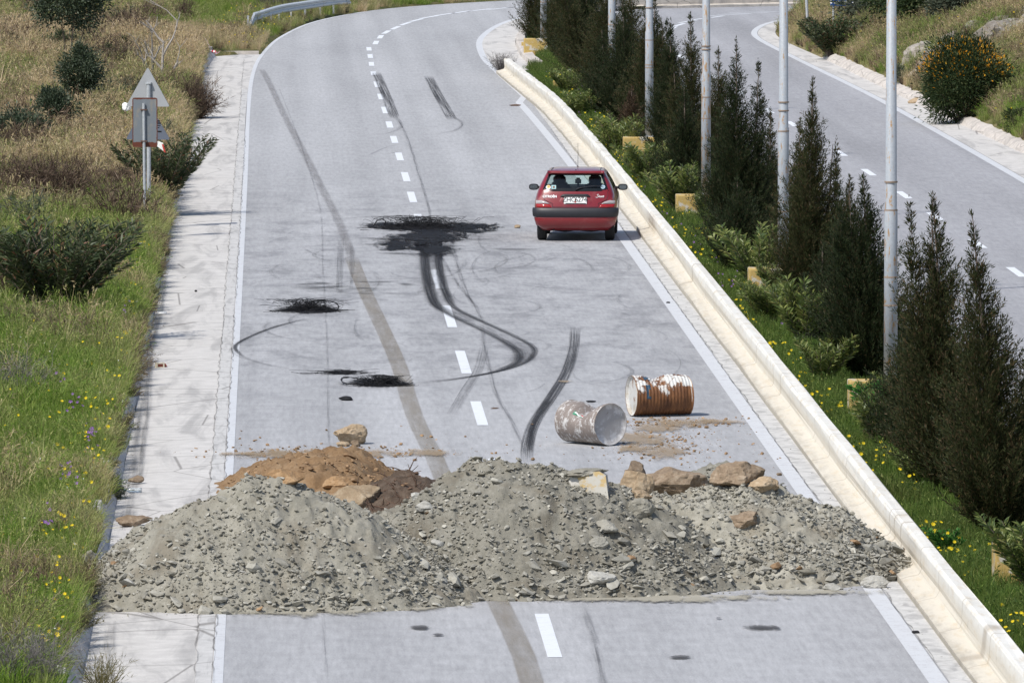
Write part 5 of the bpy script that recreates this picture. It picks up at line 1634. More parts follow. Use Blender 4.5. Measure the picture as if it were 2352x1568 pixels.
o = link('plastic_bag', me2 := boulder_mesh(71, (.16, .14, .18), 4, 3, .12), None, M_wht, at_depth(291, 246, 205)); tag(o, 'white plastic bag caught in the grass behind the triangular signs', 'bag')

# ---------------------------------------------------------------- vegetation
M_bark = plain('grey_bark', (.13, .10, .08), .9, var=.3, scale=20)
M_bark2 = plain('pale_dead_wood', (.30, .27, .24), .9, var=.2, scale=15)
M_jun = leaf_mat('juniper_scale_leaf', [(0, (.013, .021, .009)), (.45, (.023, .037, .013)), (.78, (.038, .050, .018)), (.93, (.052, .045, .022)), (1, (.08, .055, .03))], .30)
M_jun2 = leaf_mat('olive_juniper_leaf', [(0, (.020, .027, .010)), (.4, (.038, .049, .016)), (.72, (.060, .064, .023)), (.88, (.084, .062, .03)), (1, (.125, .082, .044))], .30)
M_junb = leaf_mat('browned_juniper_leaf', [(0, (.04, .026, .016)), (.5, (.075, .045, .028)), (1, (.10, .07, .04))], .18)
M_olnd = leaf_mat('oleander_leaf', [(0, (.065, .10, .03)), (.5, (.14, .185, .045)), (.85, (.23, .26, .075)), (1, (.31, .29, .10))], .3, .45, spec=.4)
M_olnd_d = leaf_mat('dark_oleander_leaf', [(0, (.035, .055, .022)), (.55, (.06, .085, .034)), (.9, (.10, .11, .05)), (1, (.17, .075, .04))], .25, .5, spec=.35)
M_olive = leaf_mat('olive_leaf', [(0, (.030, .048, .026)), (.6, (.055, .078, .042)), (1, (.11, .13, .085))], .2, .5, spec=.35)
M_gorse = leaf_mat('gorse_leaf', [(0, (.018, .034, .012)), (.7, (.034, .055, .018)), (1, (.07, .075, .025))], .2)
M_orange = leaf_mat('orange_blossom', [(0, (.55, .22, .012)), (.6, (.68, .32, .02)), (1, (.75, .45, .05))], .3)
M_twig = leaf_mat('brown_twig', [(0, (.05, .034, .025)), (.5, (.10, .068, .048)), (1, (.18, .13, .09))], .1)
M_gtwig = leaf_mat('grey_twig', [(0, (.10, .09, .085)), (.5, (.17, .155, .15)), (1, (.25, .23, .21))], .1)
M_ggreen = leaf_mat('grey_green_leaf', [(0, (.045, .06, .04)), (.6, (.075, .09, .06)), (1, (.12, .125, .085))], .2)
M_bright = leaf_mat('bright_broad_leaf', [(0, (.035, .12, .02)), (.6, (.06, .18, .03)), (1, (.10, .22, .05))], .35)
M_grass = leaf_mat('grass_blade', [(0, (.07, .135, .014)), (.4, (.14, .245, .026)), (.75, (.22, .33, .05)), (1, (.36, .39, .11))], .42, .5, instancer=[(0, (.33, .235, .125)), (.4, (.55, .42, .25)), (.75, (.72, .57, .38)), (1, (.42, .34, .15))])
M_mgrass = leaf_mat('median_grass_blade', [(0, (.055, .105, .018)), (.5, (.12, .20, .034)), (.9, (.20, .27, .06)), (1, (.30, .32, .10))], .4, .55, instancer=[(0, (.08, .10, .03)), (1, (.17, .14, .07))])
M_weed = leaf_mat('brown_weed', [(0, (.085, .055, .038)), (.5, (.18, .125, .085)), (1, (.32, .24, .16))], .2, instancer=[(0, (.07, .085, .03)), (1, (.13, .14, .06))])
M_yellow = leaf_mat('yellow_petal', [(0, (.72, .50, .01)), (1, (.85, .68, .03))], .3)
M_violet = leaf_mat('violet_petal', [(0, (.20, .08, .32)), (1, (.40, .20, .55))], .3)
M_poppy = leaf_mat('poppy_petal', [(0, (.45, .012, .01)), (1, (.65, .03, .02))], .3)
M_wpetal = leaf_mat('white_petal', [(0, (.65, .65, .58)), (1, (.8, .8, .75))], .3)

def juniper_mesh(seed, h, r, lean=0.0, tip=.55, dens=1.0, base=.03, lead2=None):
    """crown of many upswept sprays round one or two leaders"""
    rs = np.random.RandomState(seed)
    B, D, L, W = [], [], [], []
    leaders = [(0.0, 0.0, 1.0, 1.0)] + ([lead2] if lead2 else [])
    for i in range(8):                              # side limbs that end in tips of their own
        a = rs.rand() * 6.283; q = rs.uniform(.25, .62) * r
        leaders.append((np.cos(a) * q, np.sin(a) * q, rs.uniform(.28, .78) * (1 - .35 * q / r), rs.uniform(.30, .48)))
    for (ox, oy, hh, rr_) in leaders:
        H_ = h * hh
        nb = int(235 * H_ * dens * rr_)
        for i in range(nb):
            t = base + (1 - base) * (1 - (1 - rs.rand()) ** .60) * .985
            az = rs.rand() * 2 * np.pi
            prof = min(1.0, (t / .08) ** .6) * (1 - t) ** 1.05 * 1.12 + .03
            if t > 1 - tip * .35: prof *= .75
            ln = r * rr_ * prof * rs.choice([rs.uniform(.55, .95), rs.uniform(.8, 1.3)])
            el = np.radians(rs.uniform(22, 58) + 12 * t)
            z0 = t * H_
            p0 = np.array([ox * min(1, t * 1.6) + lean * z0 * .0, oy * min(1, t * 1.6), z0 - ln * np.sin(el) * .35])
            p0[2] = max(p0[2], .03)
            d = np.array([np.cos(az) * np.cos(el), np.sin(az) * np.cos(el), np.sin(el)])
            n = max(3, int(ln / .034))
            for k in range(n):
                q = (k + .5) / n
                if q < .22 and rs.rand() < .6: continue
                c = p0 + d * ln * q + np.array([0, 0, 1.0]) * ln * .18 * q * q
                for s_ in range(4):
                    a = rs.normal(size=3); a /= np.linalg.norm(a)
                    dd = d * .75 + a * .62 + np.array([0, 0, .30])
                    B.append(c + a * .012); D.append(dd); L.append(rs.uniform(.04, .10) * (1.1 - .35 * q)); W.append(rs.uniform(.008, .016))
        for i in range(int(30 * tip)):                 # bare-ish leader with short spikes
            t = rs.rand()
            c = np.array([ox, oy, H_ * (1 - .16 * tip * (1 - t)) ]); a = rs.rand() * 6.283
            B.append(c); D.append([np.cos(a) * (1.1 - t), np.sin(a) * (1.1 - t), .9]); L.append(.04 + .10 * (1 - t)); W.append(.013)
    B, D = np.array(B), np.array(D)
    if lean: B[:, 0] += lean * B[:, 2]
    V = leaf_quads(B, D, L, W, rs)
    return np_mesh('crown', V, 4)
def juniper(x, y, label, h, r, seed, lean=0.0, lead2=None, mat=None, dens=1.0, tip=.55, z=.1):
    t = empty('juniper', (x, y, z), label, 'juniper tree', 'junipers planted along the median')
    c = link('crown', juniper_mesh(seed, h, r, lean, tip, dens, lead2=lead2), t, mat or M_jun)
    m = MB(); m.tube([(0, 0, -.1), (lean * h * .3, 0, h * .3), (lean * h * .97, 0, h * .97)], [.035 + .008 * h, .03, .006], 7); m.obj('trunk', M_bark, t)
    if lead2:
        m = MB(); m.tube([(0, 0, .05), (lead2[0] * .8, lead2[1], h * lead2[2] * .5), (lead2[0], lead2[1], h * lead2[2] * .96)], [.03, .02, .005], 6); m.obj('trunk', M_bark, t)
    return t
# x, y, height, radius, seed, lean, second leader, label
J = [(8.72, 111.0, 4.0, .82, 1, -.095, (.62, .1, .62, .7), 'nearest juniper, a bare spire over a broad dark skirt at the right edge'),
     (8.62, 117.5, 3.95, .86, 2, -.075, (-.30, .0, .97, .75), 'twin tipped juniper just behind the nearest one, beside the first light pole'),
     (8.95, 138.5, 3.15, .80, 3, -.05, (-.36, 0, .93, .75), 'short twin tipped juniper left of the first light pole'),
     (8.95, 155.5, 4.0, .66, 4, .02, (.42, .1, .74, .55), 'tall slender juniper with one long side branch, between the two nearest poles'),
     (8.62, 172.5, 4.1, .74, 5, -.005, (.40, .05, .90, .75), 'forked juniper with a reddish brown tint right of the third light pole'),
     (9.55, 178.5, 2.55, .40, 6, .0, None, 'thin small juniper just left of the second light pole'),
     (9.05, 200.5, 3.75, .66, 7, -.01, (-.40, 0, .72, .7), 'slim juniper standing clear left of the third light pole'),
     (8.95, 209.0, 3.35, .68, 8, .0, None, 'juniper with a brownish tip right of the fourth light pole'),
     (8.9, 220.0, 3.4, .74, 9, -.02, (.35, 0, .9, .8), 'dense juniper between the fourth and fifth light poles'),
     (8.75, 229.5, 3.3, .80, 10, -.03, None, 'juniper in front of the fifth light pole'),
     (8.9, 246.0, 3.6, .88, 11, -.03, (.5, 0, .95, .8), 'broad juniper just beyond the fifth light pole'),
     (8.75, 254.0, 3.4, .75, 12, -.30, None, 'juniper leaning left toward the end of the white wall'),
     (8.95, 263.0, 3.7, .85, 13, -.02, None, 'bushy juniper behind the leaning one'),
     (8.7, 276.0, 3.6, .80, 14, -.02, (.3, 0, .95, .8), 'juniper near the end of the white wall'),
     (8.85, 286.0, 3.4, .70, 15, .0, None, 'juniper right of the farthest light pole'),
     (8.35, 295.0, 3.3, .62, 16, .0, None, 'farthest juniper, at the curved white kerb')]
J += [(9.35, 165.0, 2.9, .62, 41, 0, None, 'shaded juniper filling the gap behind the second light pole'), (9.3, 194.0, 3.2, .70, 42, 0, None, 'juniper standing behind the wide dark bush left of the third light pole'),
      (9.25, 225.0, 3.4, .78, 43, 0, (.3, 0, .85, .7), 'dense juniper hiding the road left of the fourth light pole'), (9.2, 238.0, 3.5, .80, 44, 0, None, 'juniper right behind the fifth light pole'), (9.1, 270.0, 3.4, .78, 45, -.02, None, 'juniper in the thick far clump left of the fifth light pole'),
      (9.35, 114.5, 2.3, .7, 47, 0, None, 'low juniper cut by the right picture edge behind the nearest one'), (8.75, 122.5, 2.9, .55, 48, -.03, None, 'thin juniper right beside the first light pole'),
      (9.3, 150.0, 2.6, .60, 46, 0, None, 'short juniper tucked between the slender juniper and the twin tipped one')]
for x, y, h, r_, sd, ln, l2, lab in J:
    juniper(x, y, lab, h, r_ * (1.42 if y > 125 else 1.2), sd, ln, l2, (M_jun, M_jun2, M_jun2, M_jun, M_jun2)[sd % 5], dens=1.0 if y < 160 else .8 if y < 230 else .62)
juniper(8.35, 216.0, 'reddish brown juniper bush low among the dark ones', 1.55, .62, 31, 0, None, M_junb, .9, .2)
juniper(8.55, 125.5, 'low spreading juniper bush below the twin tipped juniper', 1.7, .80, 32, 0, None, None, .9, .2)
juniper(8.75, 148.0, 'low dark juniper bush between the second pole and the short juniper', 1.6, .72, 33, 0, None, None, .9, .2)
juniper(8.35, 167.0, 'wide low juniper bush under the forked juniper', 1.75, .95, 34, 0, None, None, .9, .2)
juniper(8.55, 192.0, 'wide dark juniper bush left of the third light pole', 2.5, .95, 35, -.02, None, None, .9, .3)
juniper(8.5, 236.5, 'wide dark juniper bush at the foot of the fifth light pole', 2.3, .95, 36, -.05, None, None, .8, .3)

def oleander_mesh(seed, h, r, n, L=(.10, .15), W=.024):
    rs = np.random.RandomState(seed)
    B, D, LL, WW = [], [], [], []
    m = MB()
    for i in range(n):
        az = rs.rand() * 6.283; til = np.radians(rs.uniform(4, 38))
        hl = h * rs.uniform(.6, 1.05) / max(.75, np.cos(til))
        p = np.array([np.cos(az), np.sin(az), 0]) * r * .18 * rs.rand()
        d = np.array([np.cos(az) * np.sin(til) * r / (h * .62), np.sin(az) * np.sin(til) * r / (h * .62), np.cos(til)])
        pts = [p + d * hl * q + np.array([np.cos(az), np.sin(az), -.6]) * r * .25 * q * q for q in np.linspace(0, 1, 6)]
        m.tube([Vector(q) for q in pts], [.009, .008, .007, .006, .005, .003], 4, False)
        nw = int(hl / .045)
        for k in range(nw):
            q = .22 + .78 * (k + rs.rand()) / nw
            f = q * 5; j = min(4, int(f)); c = pts[j] + (pts[j + 1] - pts[j]) * (f - j)
            ax = pts[j + 1] - pts[j]; ax = ax / np.linalg.norm(ax)
            a0 = rs.rand() * 6.283
            for s_ in range(3):
                a = a0 + s_ * 2.1
                o_ = np.array([np.cos(a), np.sin(a), 0])
                B.append(c); D.append(ax * rs.uniform(.45, 1.1) + o_ * .8); LL.append(rs.uniform(*L) * (1 - .25 * (q > .93))); WW.append(W * rs.uniform(.75, 1.15))
    V = leaf_quads(np.array(B), np.array(D), LL, WW, rs, .5, .10)
    return np_mesh('leaves', V, 4), m.mesh('stems')
def cloud_mesh(seed, h, r, n_clump, per, L, W, z0=.25, flat=1.0, up=.3, clump=.22):
    """leaf clumps spread through an uneven round crown"""
    rs = np.random.RandomState(seed)
    B, D, LL, WW = [], [], [], []
    cl = []
    for i in range(n_clump):
        v = rs.normal(size=3); v /= np.linalg.norm(v)
        q = rs.uniform(.35, 1.0) ** .6
        c = np.array([v[0] * r * q, v[1] * r * q, h * (z0 + (1 - z0) * .5) + v[2] * q * h * (1 - z0) * .5 * flat])
        cl.append(c)
        k = clump * rs.uniform(.6, 1.25) * r
        P_ = rs.normal(size=(per, 3)) * k * .55
        B.append(c + P_); dd = P_ / (k * .5) + v * .6 + rs.normal(size=(per, 3)) * .7 + np.array([0, 0, up]); D.append(dd)
        LL.append(rs.uniform(L * .65, L * 1.3, per)); WW.append(rs.uniform(W * .7, W * 1.2, per))
    V = leaf_quads(np.concatenate(B), np.concatenate(D), np.concatenate(LL), np.concatenate(WW), rs)
    return np_mesh('leaves', V, 4), cl
def stems_to(cl, seed, n=9, r0=.022):
    rr = random.Random(seed); m = MB()
    for c in rr.sample(cl, min(n, len(cl))):
        c = Vector(c); b = Vector((rr.uniform(-.05, .05), rr.uniform(-.05, .05), -.1))
        md_ = b.lerp(c, .5) + Vector((rr.uniform(-.06, .06), rr.uniform(-.06, .06), .05))
        m.tube([b, md_, c], [r0, r0 * .6, r0 * .25], 5)
    return m.mesh('stems')
def twig_mesh(seed, h, r, n, w=.007, curl=.35, sub=7):
    rs = np.random.RandomState(seed)
    B, D, LL, WW = [], [], [], []
    for i in range(n):
        az = rs.rand() * 6.283; til = np.radians(rs.uniform(5, 60))
        d = np.array([np.cos(az) * np.sin(til), np.sin(az) * np.sin(til), np.cos(til)])
        p = np.array([np.cos(az), np.sin(az), 0]) * r * .3 * rs.rand()
        ln = min(h / max(.35, np.cos(til)), r / max(.2, np.sin(til))) * rs.uniform(.6, 1.05)
        ns = 4
        for k in range(ns):
            B.append(p.copy()); D.append(d.copy()); LL.append(ln / ns * 1.15); WW.append(w * (1.5 - k * .25))
            for s_ in range(sub):
                dd = d + rs.normal(size=3) * .75
                B.append(p + d * ln / ns * rs.rand()); D.append(dd); LL.append(ln * rs.uniform(.08, .26)); WW.append(w * .8)
            p = p + d * ln / ns; d = d + rs.normal(size=3) * curl * .5; d = d / np.linalg.norm(d)
    return np_mesh('twigs', leaf_quads(np.array(B), np.array(D), LL, WW, rs), 4)

def vz(x, y): return float(verge_z(np.array([x]), np.array([y]))[0])
def hz(x, y): return float(hill_z(np.array([x]), np.array([y]))[0])
def ground_hit(u, v, fz):
    d = _fw * CAM_F + _rt * (u - 1176) - _up * (v - 784)
    Y = np.arange(93, 420, .1)
    X = d[0] / d[1] * Y; Z = CAM_Z + d[2] / d[1] * Y
    G = fz(X, Y)
    i = int(np.argmax(Z <= G))
    return Vector((float(X[i]), float(Y[i]), float(G[i])))

# oleanders in the median
Om = [oleander_mesh(100 + i, 1.0, .55, 34, (.13, .19), .034) for i in range(3)]
def oleander(x, y, z, k, label, var, mat=None, meshes=None, name='oleander', cat='oleander bush', group=None, sxy=1.0):
    lm, st = (meshes or Om)[var % 3]
    t = empty(name, (x, y, z), label, cat, group, rz=var * 1.3)
    lm2 = lm.copy() if len(lm.materials) and lm.materials[0] is not (mat or M_olnd) else lm
    lm2.materials.clear() if lm2 is not lm else None
    c = link('leaves', lm2, t, mat or M_olnd); s_ = link('stems', st, t, M_bark)
    t.scale = (k * sxy, k * sxy, k)
    return t
OM = 'oleanders in the median grass'
for i, (x, y, k, lab) in enumerate(((8.55, 104.6, .95, 'oleander at the right edge hiding the nearest yellow block'), (8.72, 130.9, .62, 'thin oleander left of the first light pole'), (8.15, 138.0, .85, 'oleander clump below the short twin tipped juniper'), (8.42, 147.6, 1.15, 'light green oleander right behind the second yellow base'),
        (8.45, 161.9, 1.25, 'bright oleander rising behind the second yellow base'), (8.15, 152.8, .8, 'low oleander in front of the slender juniper'), (8.25, 187.8, 1.15, 'leafy oleander behind the third yellow base'), (8.1, 199.0, 1.1, 'pale oleander in the grass left of the third light pole'), (7.95, 214.0, 1.05, 'oleander with drooping leaves in front of the dense junipers'),
        (7.85, 236.0, .78, 'oleander beside the small yellow block'), (8.0, 250.0, .85, 'oleander at the foot of the leaning juniper'), (8.3, 119.6, .6, 'single upright oleander stem against the twin tipped juniper'), (8.25, 126.5, .8, 'grey leaved oleander in front of the low spreading juniper'))):
    oleander(x, y, .1, k, lab, i, group=OM, sxy=.95)
Ob = [oleander_mesh(140, .55, .30, 14, (.10, .16), .05)] * 3
oleander(8.42, 130.0, .1, 1.15, 'bright green broad leaved plant below the thin oleander', 0, M_bright, Ob, 'broadleaf_plant', 'plant')
oleander(7.95, 109.6, .1, .6, 'dark green broad leaved weed against the wall in the foreground grass', 1, M_bright, Ob, 'broadleaf_plant', 'plant')
for y, lab in ((160.1, 'small oleander hiding the right half of the second yellow base'), (186.1, 'small oleander hiding the right half of the third yellow base'), (132.0, 'small oleander hiding the right half of the first yellow base')):
    oleander(8.68, y, .1, .66, lab, int(y), group=OM, sxy=.8)
# dark oleanders on the left verge
Od = [oleander_mesh(150, 1.35, .9, 95, (.12, .18), .026), oleander_mesh(151, 1.2, .62, 60, (.11, .16), .026), oleander_mesh(152, .9, .6, 50, (.1, .15), .026)]
p = ground_hit(125, 735, verge_z); oleander(p.x, p.y, p.z - .05, 1.32, 'large dark oleander bush on the left verge at the picture edge', 0, M_olnd_d, Od)
p = ground_hit(362, 465, verge_z); oleander(p.x + .10, p.y, p.z - .05, 1.25, 'dark oleander growing right behind the sign poles', 1, M_olnd_d, Od)
p = ground_hit(22, 660, verge_z); oleander(p.x, p.y + 1.0, p.z - .05, 1.15, 'dark oleander cut by the left picture edge behind the large one', 2, M_olnd_d, Od)

def leafy(name, label, cat, u, v, fz, h, r, seed, mat, n_clump=26, per=130, L=.06, W=.018, z0=.25, group=None, stems=9, r0=.022, sink=.05, clump=.22):
    p = ground_hit(u, v, fz)
    t = empty(name, (p.x, p.y, p.z - sink), label, cat, group)
    lm, cl = cloud_mesh(seed, h, r, n_clump, per, L, W, z0, clump=clump)
    link('crown', lm, t, mat); link('stems', stems_to(cl, seed, stems, r0), t, M_bark)
    return t
OG = 'young olive trees on the left verge'
leafy('olive_tree', 'olive tree cropped by the top edge with two thin bare stems', 'olive tree', 158, 178, verge_z, 3.1, .95, 201, M_olive, 46, 260, .10, .042, .48, OG, 5, clump=.34)
leafy('olive_tree', 'round dark olive bush above left of the road signs', 'olive tree', 182, 292, verge_z, 1.95, .50, 202, M_olive, 30, 260, .08, .034, .40, OG, 5, clump=.36)
leafy('olive_tree', 'middle dark olive bush on a short slanting stem', 'olive tree', 118, 335, verge_z, 1.25, .50, 203, M_olive, 30, 260, .08, .034, .34, OG, 4, clump=.36)
leafy('olive_tree', 'greyish olive bush at the left edge below the other two', 'olive tree', 48, 365, verge_z, 1.02, .60, 204, M_olive, 34, 260, .08, .034, .16, OG, 6, clump=.36)
# hillside shrubs
leafy('gorse_bush', 'big round dark gorse bush covered with orange blossom on top', 'gorse bush', 2215, 275, hill_z, 2.15, 1.12, 211, M_gorse, 95, 300, .10, .030, .02, None, 10, .03, .2, .30)
gb = bpy.data.objects['gorse_bush']
rs = np.random.RandomState(5)
n = 950
v = rs.normal(size=(n, 3)); v /= np.linalg.norm(v, axis=1, keepdims=True); v[:, 2] = np.abs(v[:, 2])
keep = (v[:, 2] > .30) | (rs.rand(n) < .08)
v = v[keep]; B = np.stack([v[:, 0] * 1.22, v[:, 1] * 1.22, 1.05 + v[:, 2] * 1.12], 1) * rs.uniform(.84, 1.06, (len(v), 1))
link('blossom', np_mesh('blossom', leaf_quads(B, v + rs.normal(size=v.shape) * .4 + np.array([0, 0, .5]), rs.uniform(.05, .10, len(v)), rs.uniform(.03, .05, len(v)), rs), 4), gb, M_orange)
p = ground_hit(1912, 128, hill_z); oleander(p.x, p.y, p.z - .1, 1.0, 'dark upright bush on the hill nose below the blue board', 1, M_olnd_d, [oleander_mesh(160, 1.3, .8, 80, (.13, .2), .04)] * 3, 'bush', 'bush')
p = ground_hit(1955, 92, hill_z); leafy('bush', 'small open reddish bush right behind the dark upright one', 'bush', 1965, 102, hill_z, .8, .42, 213, M_olnd_d, 16, 90, .08, .025, .4)
BG = 'dark bushes along the top of the hillside'
for i, (u, v, h, r_, lab) in enumerate(((2030, 40, 1.3, 1.3, 'grey green bush at the top edge right of the blue board'), (2105, 45, 1.9, 1.5, 'dark wide bush at the top edge left of the nearest pole'), (2165, 40, 1.8, 1.5, 'dark bush at the top edge just right of the nearest pole'), (2225, 34, 1.2, 1.2, 'brownish bush at the top edge above the rock'))):
    leafy('bush', lab, 'bush', u, v, hill_z, h, r_, 220 + i, (M_ggreen, M_gorse, M_gorse, M_ggreen)[i], 60, 220, .12, .05, .0, BG, 6, .03, .2, .3)
leafy('bush', 'small green bush on the hillside near the kerb beside the nearest pole', 'bush', 2075, 190, hill_z, .55, .5, 231, M_ggreen, 20, 90, .07, .02, .0)
leafy('bush', 'dark green tuft bush at the far right kerb', 'bush', 2335, 300, hill_z, .6, .35, 232, M_gorse, 16, 110, .09, .016, .0)
for u, v, h, lab in ((1600, 3, 1.0, 'yellowish shrub peeking over the far barrier left'), (1480, 6, 1.1, 'yellow flowering shrub between two poles above the far barrier'), (1750, 2, .9, 'dark shrub behind the far barrier in the middle'), (1850, 2, .9, 'dull green shrub behind the right end of the far barrier'), (1690, -4, 1.0, 'shrub behind the yellow block at the far barrier')):
    leafy('shrub', lab, 'shrub', u, v, lambda X, Y: 0 * X + .1, h, .9, 240 + u, M_ggreen, 30, 160, .12, .05, .0, 'shrubs behind the far barrier')

def twiggy(name, label, cat, u, v, fz, h, r, seed, mat, n=90, w=.008, group=None, sub=8, leaves=None):
    p = ground_hit(u, v, fz)
    t = empty(name, (p.x, p.y, p.z - .04), label, cat, group)
    link('twigs', twig_mesh(seed, h, r, n, w, sub=sub), t, mat)
    if leaves:
        lm, cl = cloud_mesh(seed + 1, h * .95, r * .9, 18, 90, .035, .010, .1)
        link('leaves', lm, t, leaves)
    return t
BS = 'dry brown shrubs on the left verge'
for i, (u, v, h, r_, mt, n, lab) in enumerate(((432, 275, 1.15, .72, M_twig, 230, 'dark brown dry shrub hanging over the gutter beyond the signs'), (120, 490, 1.15, .9, M_twig, 200, 'brown dry shrub left of the signs'), (215, 330, .7, .7, M_twig, 110, 'low brown shrub under the round olive bush'),
        (60, 330, .9, .5, M_twig, 90, 'reddish dry shrub between the olive bushes at the left edge'), (290, 95, 1.0, 1.0, M_twig, 130, 'dusty brown shrub near the bare tree'), (640, 22, 1.0, 1.0, M_gtwig, 130, 'grey brown shrub behind the guardrail'), (40, 700, .8, .5, M_twig, 120, 'brown dry shrub under the large oleander at the left edge'),
        (420, 210, .5, .4, M_twig, 70, 'small dark dry shrub on the gutter edge far up'), (240, 400, .6, .6, M_twig, 90, 'rusty brown weed clump in the straw left of the signs'), (20, 480, 1.0, .7, M_twig, 150, 'brown dry shrub cut by the left edge below the olive bushes'), (320, 60, .8, .9, M_twig, 90, 'brown shrub above the bare tree'), (255, 470, .8, .6, M_twig, 120, 'brown weed clump left of the sign poles'))):
    twiggy('dry_shrub', lab, 'dry shrub', u, v, verge_z, h, r_, 300 + i, mt, int(n * 1.7), .014, BS)
twiggy('grey_shrub', 'grey leafless twiggy shrub in the bottom left corner', 'twiggy shrub', 50, 1600, verge_z, .62, .62, 330, M_gtwig, 150, .006)
twiggy('grey_shrub', 'grey green shrub with dark stems at the left edge below the large oleander', 'twiggy shrub', 40, 925, verge_z, .75, .52, 331, M_gtwig, 90, .006, None, 6, M_ggreen)
twiggy('grey_shrub', 'grey green wiry shrub hanging over the gutter near the plastic bottle', 'twiggy shrub', 246, 1150, verge_z, .42, .26, 332, M_ggreen, 150, .008, None, 8, M_ggreen)
twiggy('grey_shrub', 'small dark tuft hanging over the gutter edge mid way', 'twiggy shrub', 372, 602, verge_z, .30, .18, 333, M_ggreen, 70, .008, None, 8, M_ggreen)
twiggy('grey_shrub', 'dry flowering shrub at the end of the white wall', 'twiggy shrub', 1152, 160, lambda X, Y: 0 * X + .05, .5, .42, 334, M_gtwig, 110, .008)
t = twiggy('grass_clump', 'wiry grass clump growing out of the gutter in the bottom left', 'grass clump', 232, 1580, lambda X, Y: 0 * X - .03, .42, .30, 335, leaf_mat('wiry_grass', [(0, (.10, .10, .035)), (.6, (.17, .15, .06)), (1, (.24, .20, .10))], .3), 120, .007, None, 2)
# bare tree on the left verge
def bare_tree(label, u, v, h, seed, spread):
    p = ground_hit(u, v, verge_z)
    root = empty('bare_tree', p, label, 'bare tree', 'leafless saplings on the left verge')
    rr = random.Random(seed); m = MB(); m2 = MB()
    def grow(q, d, L, r_, depth):
        pts = [q]
        for k in range(4):
            d = (d + Vector((rr.gauss(0, .13), rr.gauss(0, .13), rr.gauss(.05, .07)))).normalized(); pts.append(pts[-1] + d * L / 4)
        (m if depth == 0 else m2).tube(pts, [r_ * (1 - .15 * k) for k in range(5)], 5)
        if depth < 3:
            for k in range(2 if depth else 4):
                j = rr.choice((2, 3, 4)) if depth else k % 4 + 1
                a = rr.uniform(0, 6.28)
                d2 = (d * .8 + Vector((math.cos(a), math.sin(a) * .7, rr.uniform(.1, .5))) * spread).normalized()
                grow(pts[j], d2, L * rr.uniform(.45, .8), r_ * .55, depth + 1)
    grow(Vector((0, 0, -.1)), Vector((rr.uniform(-.1, .2), 0, 1)), h * .55, .062, 0)
    m.obj('trunk', M_bark2, root); m2.obj('branches', M_bark2, root)
bare_tree('pale leafless sapling with upright forked branches near the gutter end', 372, 212, 2.6, 8, .95)
bare_tree('darker leafless sapling just left of the pale one', 352, 205, 2.0, 12, .9)

# rock outcrop on the hillside
p = ground_hit(2292, 108, hill_z)
rx = empty('rock_outcrop', p, 'weathered grey rock outcrop on the hillside above the gorse bush', 'rock outcrop')
M_out = m_rock('weathered_outcrop', (.12, .095, .07), (.27, .24, .205), (.42, .40, .37), 1.6, .08)
rr = random.Random(12)
for i in range(30):
    dx, dy = rr.uniform(-1.7, 3.6), rr.uniform(-1.5, 7.5)
    a = rr.uniform(.7, 1.9)
    me = boulder_mesh(400 + i, (a, a * rr.uniform(.7, 1.1), a * rr.uniform(.28, .55)), 16, 4, .13)
    o = link('rock_face', me, rx, M_out, (dx, dy, hz(p.x + dx, p.y + dy) - p.z + rr.uniform(-.12, .12)))
    o.rotation_euler = (R(rr.gauss(18, 10)), R(rr.gauss(-32, 12)), R(rr.uniform(-25, 25)))

# ---- grass and flowers
def blades(seed, n, h, spread, w, curve=.5, seedhead=0.0):
    rs = np.random.RandomState(seed)
    V = []
    az = rs.rand(n) * 6.283; r_ = np.sqrt(rs.rand(n)) * spread
    B = np.stack([np.cos(az) * r_, np.sin(az) * r_, np.full(n, -.03)], 1)
    a2 = az + rs.normal(size=n) * .9
    til = rs.uniform(.05, curve, n)
    H_ = h * rs.uniform(.5, 1.05, n)
    out = np.stack([np.cos(a2), np.sin(a2), np.zeros(n)], 1)
    M1 = B + np.array([0, 0, 1.0]) * H_[:, None] * .55 + out * (H_ * til * .25)[:, None]
    T = B + np.array([0, 0, 1.0]) * (H_ * (1 - til * .25))[:, None] + out * (H_ * til * .95)[:, None]
    s_ = rs.rand(n) * 6.283
    S = np.stack([np.cos(s_), np.sin(s_), np.zeros(n)], 1) * (w * rs.uniform(.6, 1.2, n) / 2)[:, None]
    q1 = np.stack([B - S, B + S, M1 + S * .9, M1 - S * .9], 1).reshape(-1, 3)
    q2 = np.stack([M1 - S * .9, M1 + S * .9, T + S * .12, T - S * .12], 1).reshape(-1, 3)
    A = [q1, q2]
    if seedhead:
        m_ = rs.rand(n) < seedhead
        k = m_.sum()
        dd = unit(T[m_] - M1[m_])
        for e in range(5):
            A.append(leaf_quads(T[m_] - dd * .02 * e, dd + rs.normal(size=(k, 3)) * .5, np.full(k, .05), np.full(k, .012), rs))
    return np_mesh('tuft', np.concatenate(A), 4)
SG = [src(blades(500, 44, .50, .16, .013, .8), M_grass), src(blades(501, 40, .40, .18, .014, 1.0), M_grass), src(blades(502, 40, .66, .15, .010, .6, .6), M_grass), src(blades(503, 52, .28, .20, .015, .9), M_grass),
      src(twig_mesh(504, .62, .28, 26, .011, sub=9), M_weed), src(twig_mesh(505, .42, .28, 26, .011, sub=12), M_weed)]
SM = [src(blades(510, 56, .22, .16, .008, .9), M_mgrass), src(blades(511, 46, .32, .15, .007, .7, .1), M_mgrass), src(blades(512, 60, .15, .18, .009, 1.0), M_mgrass)]
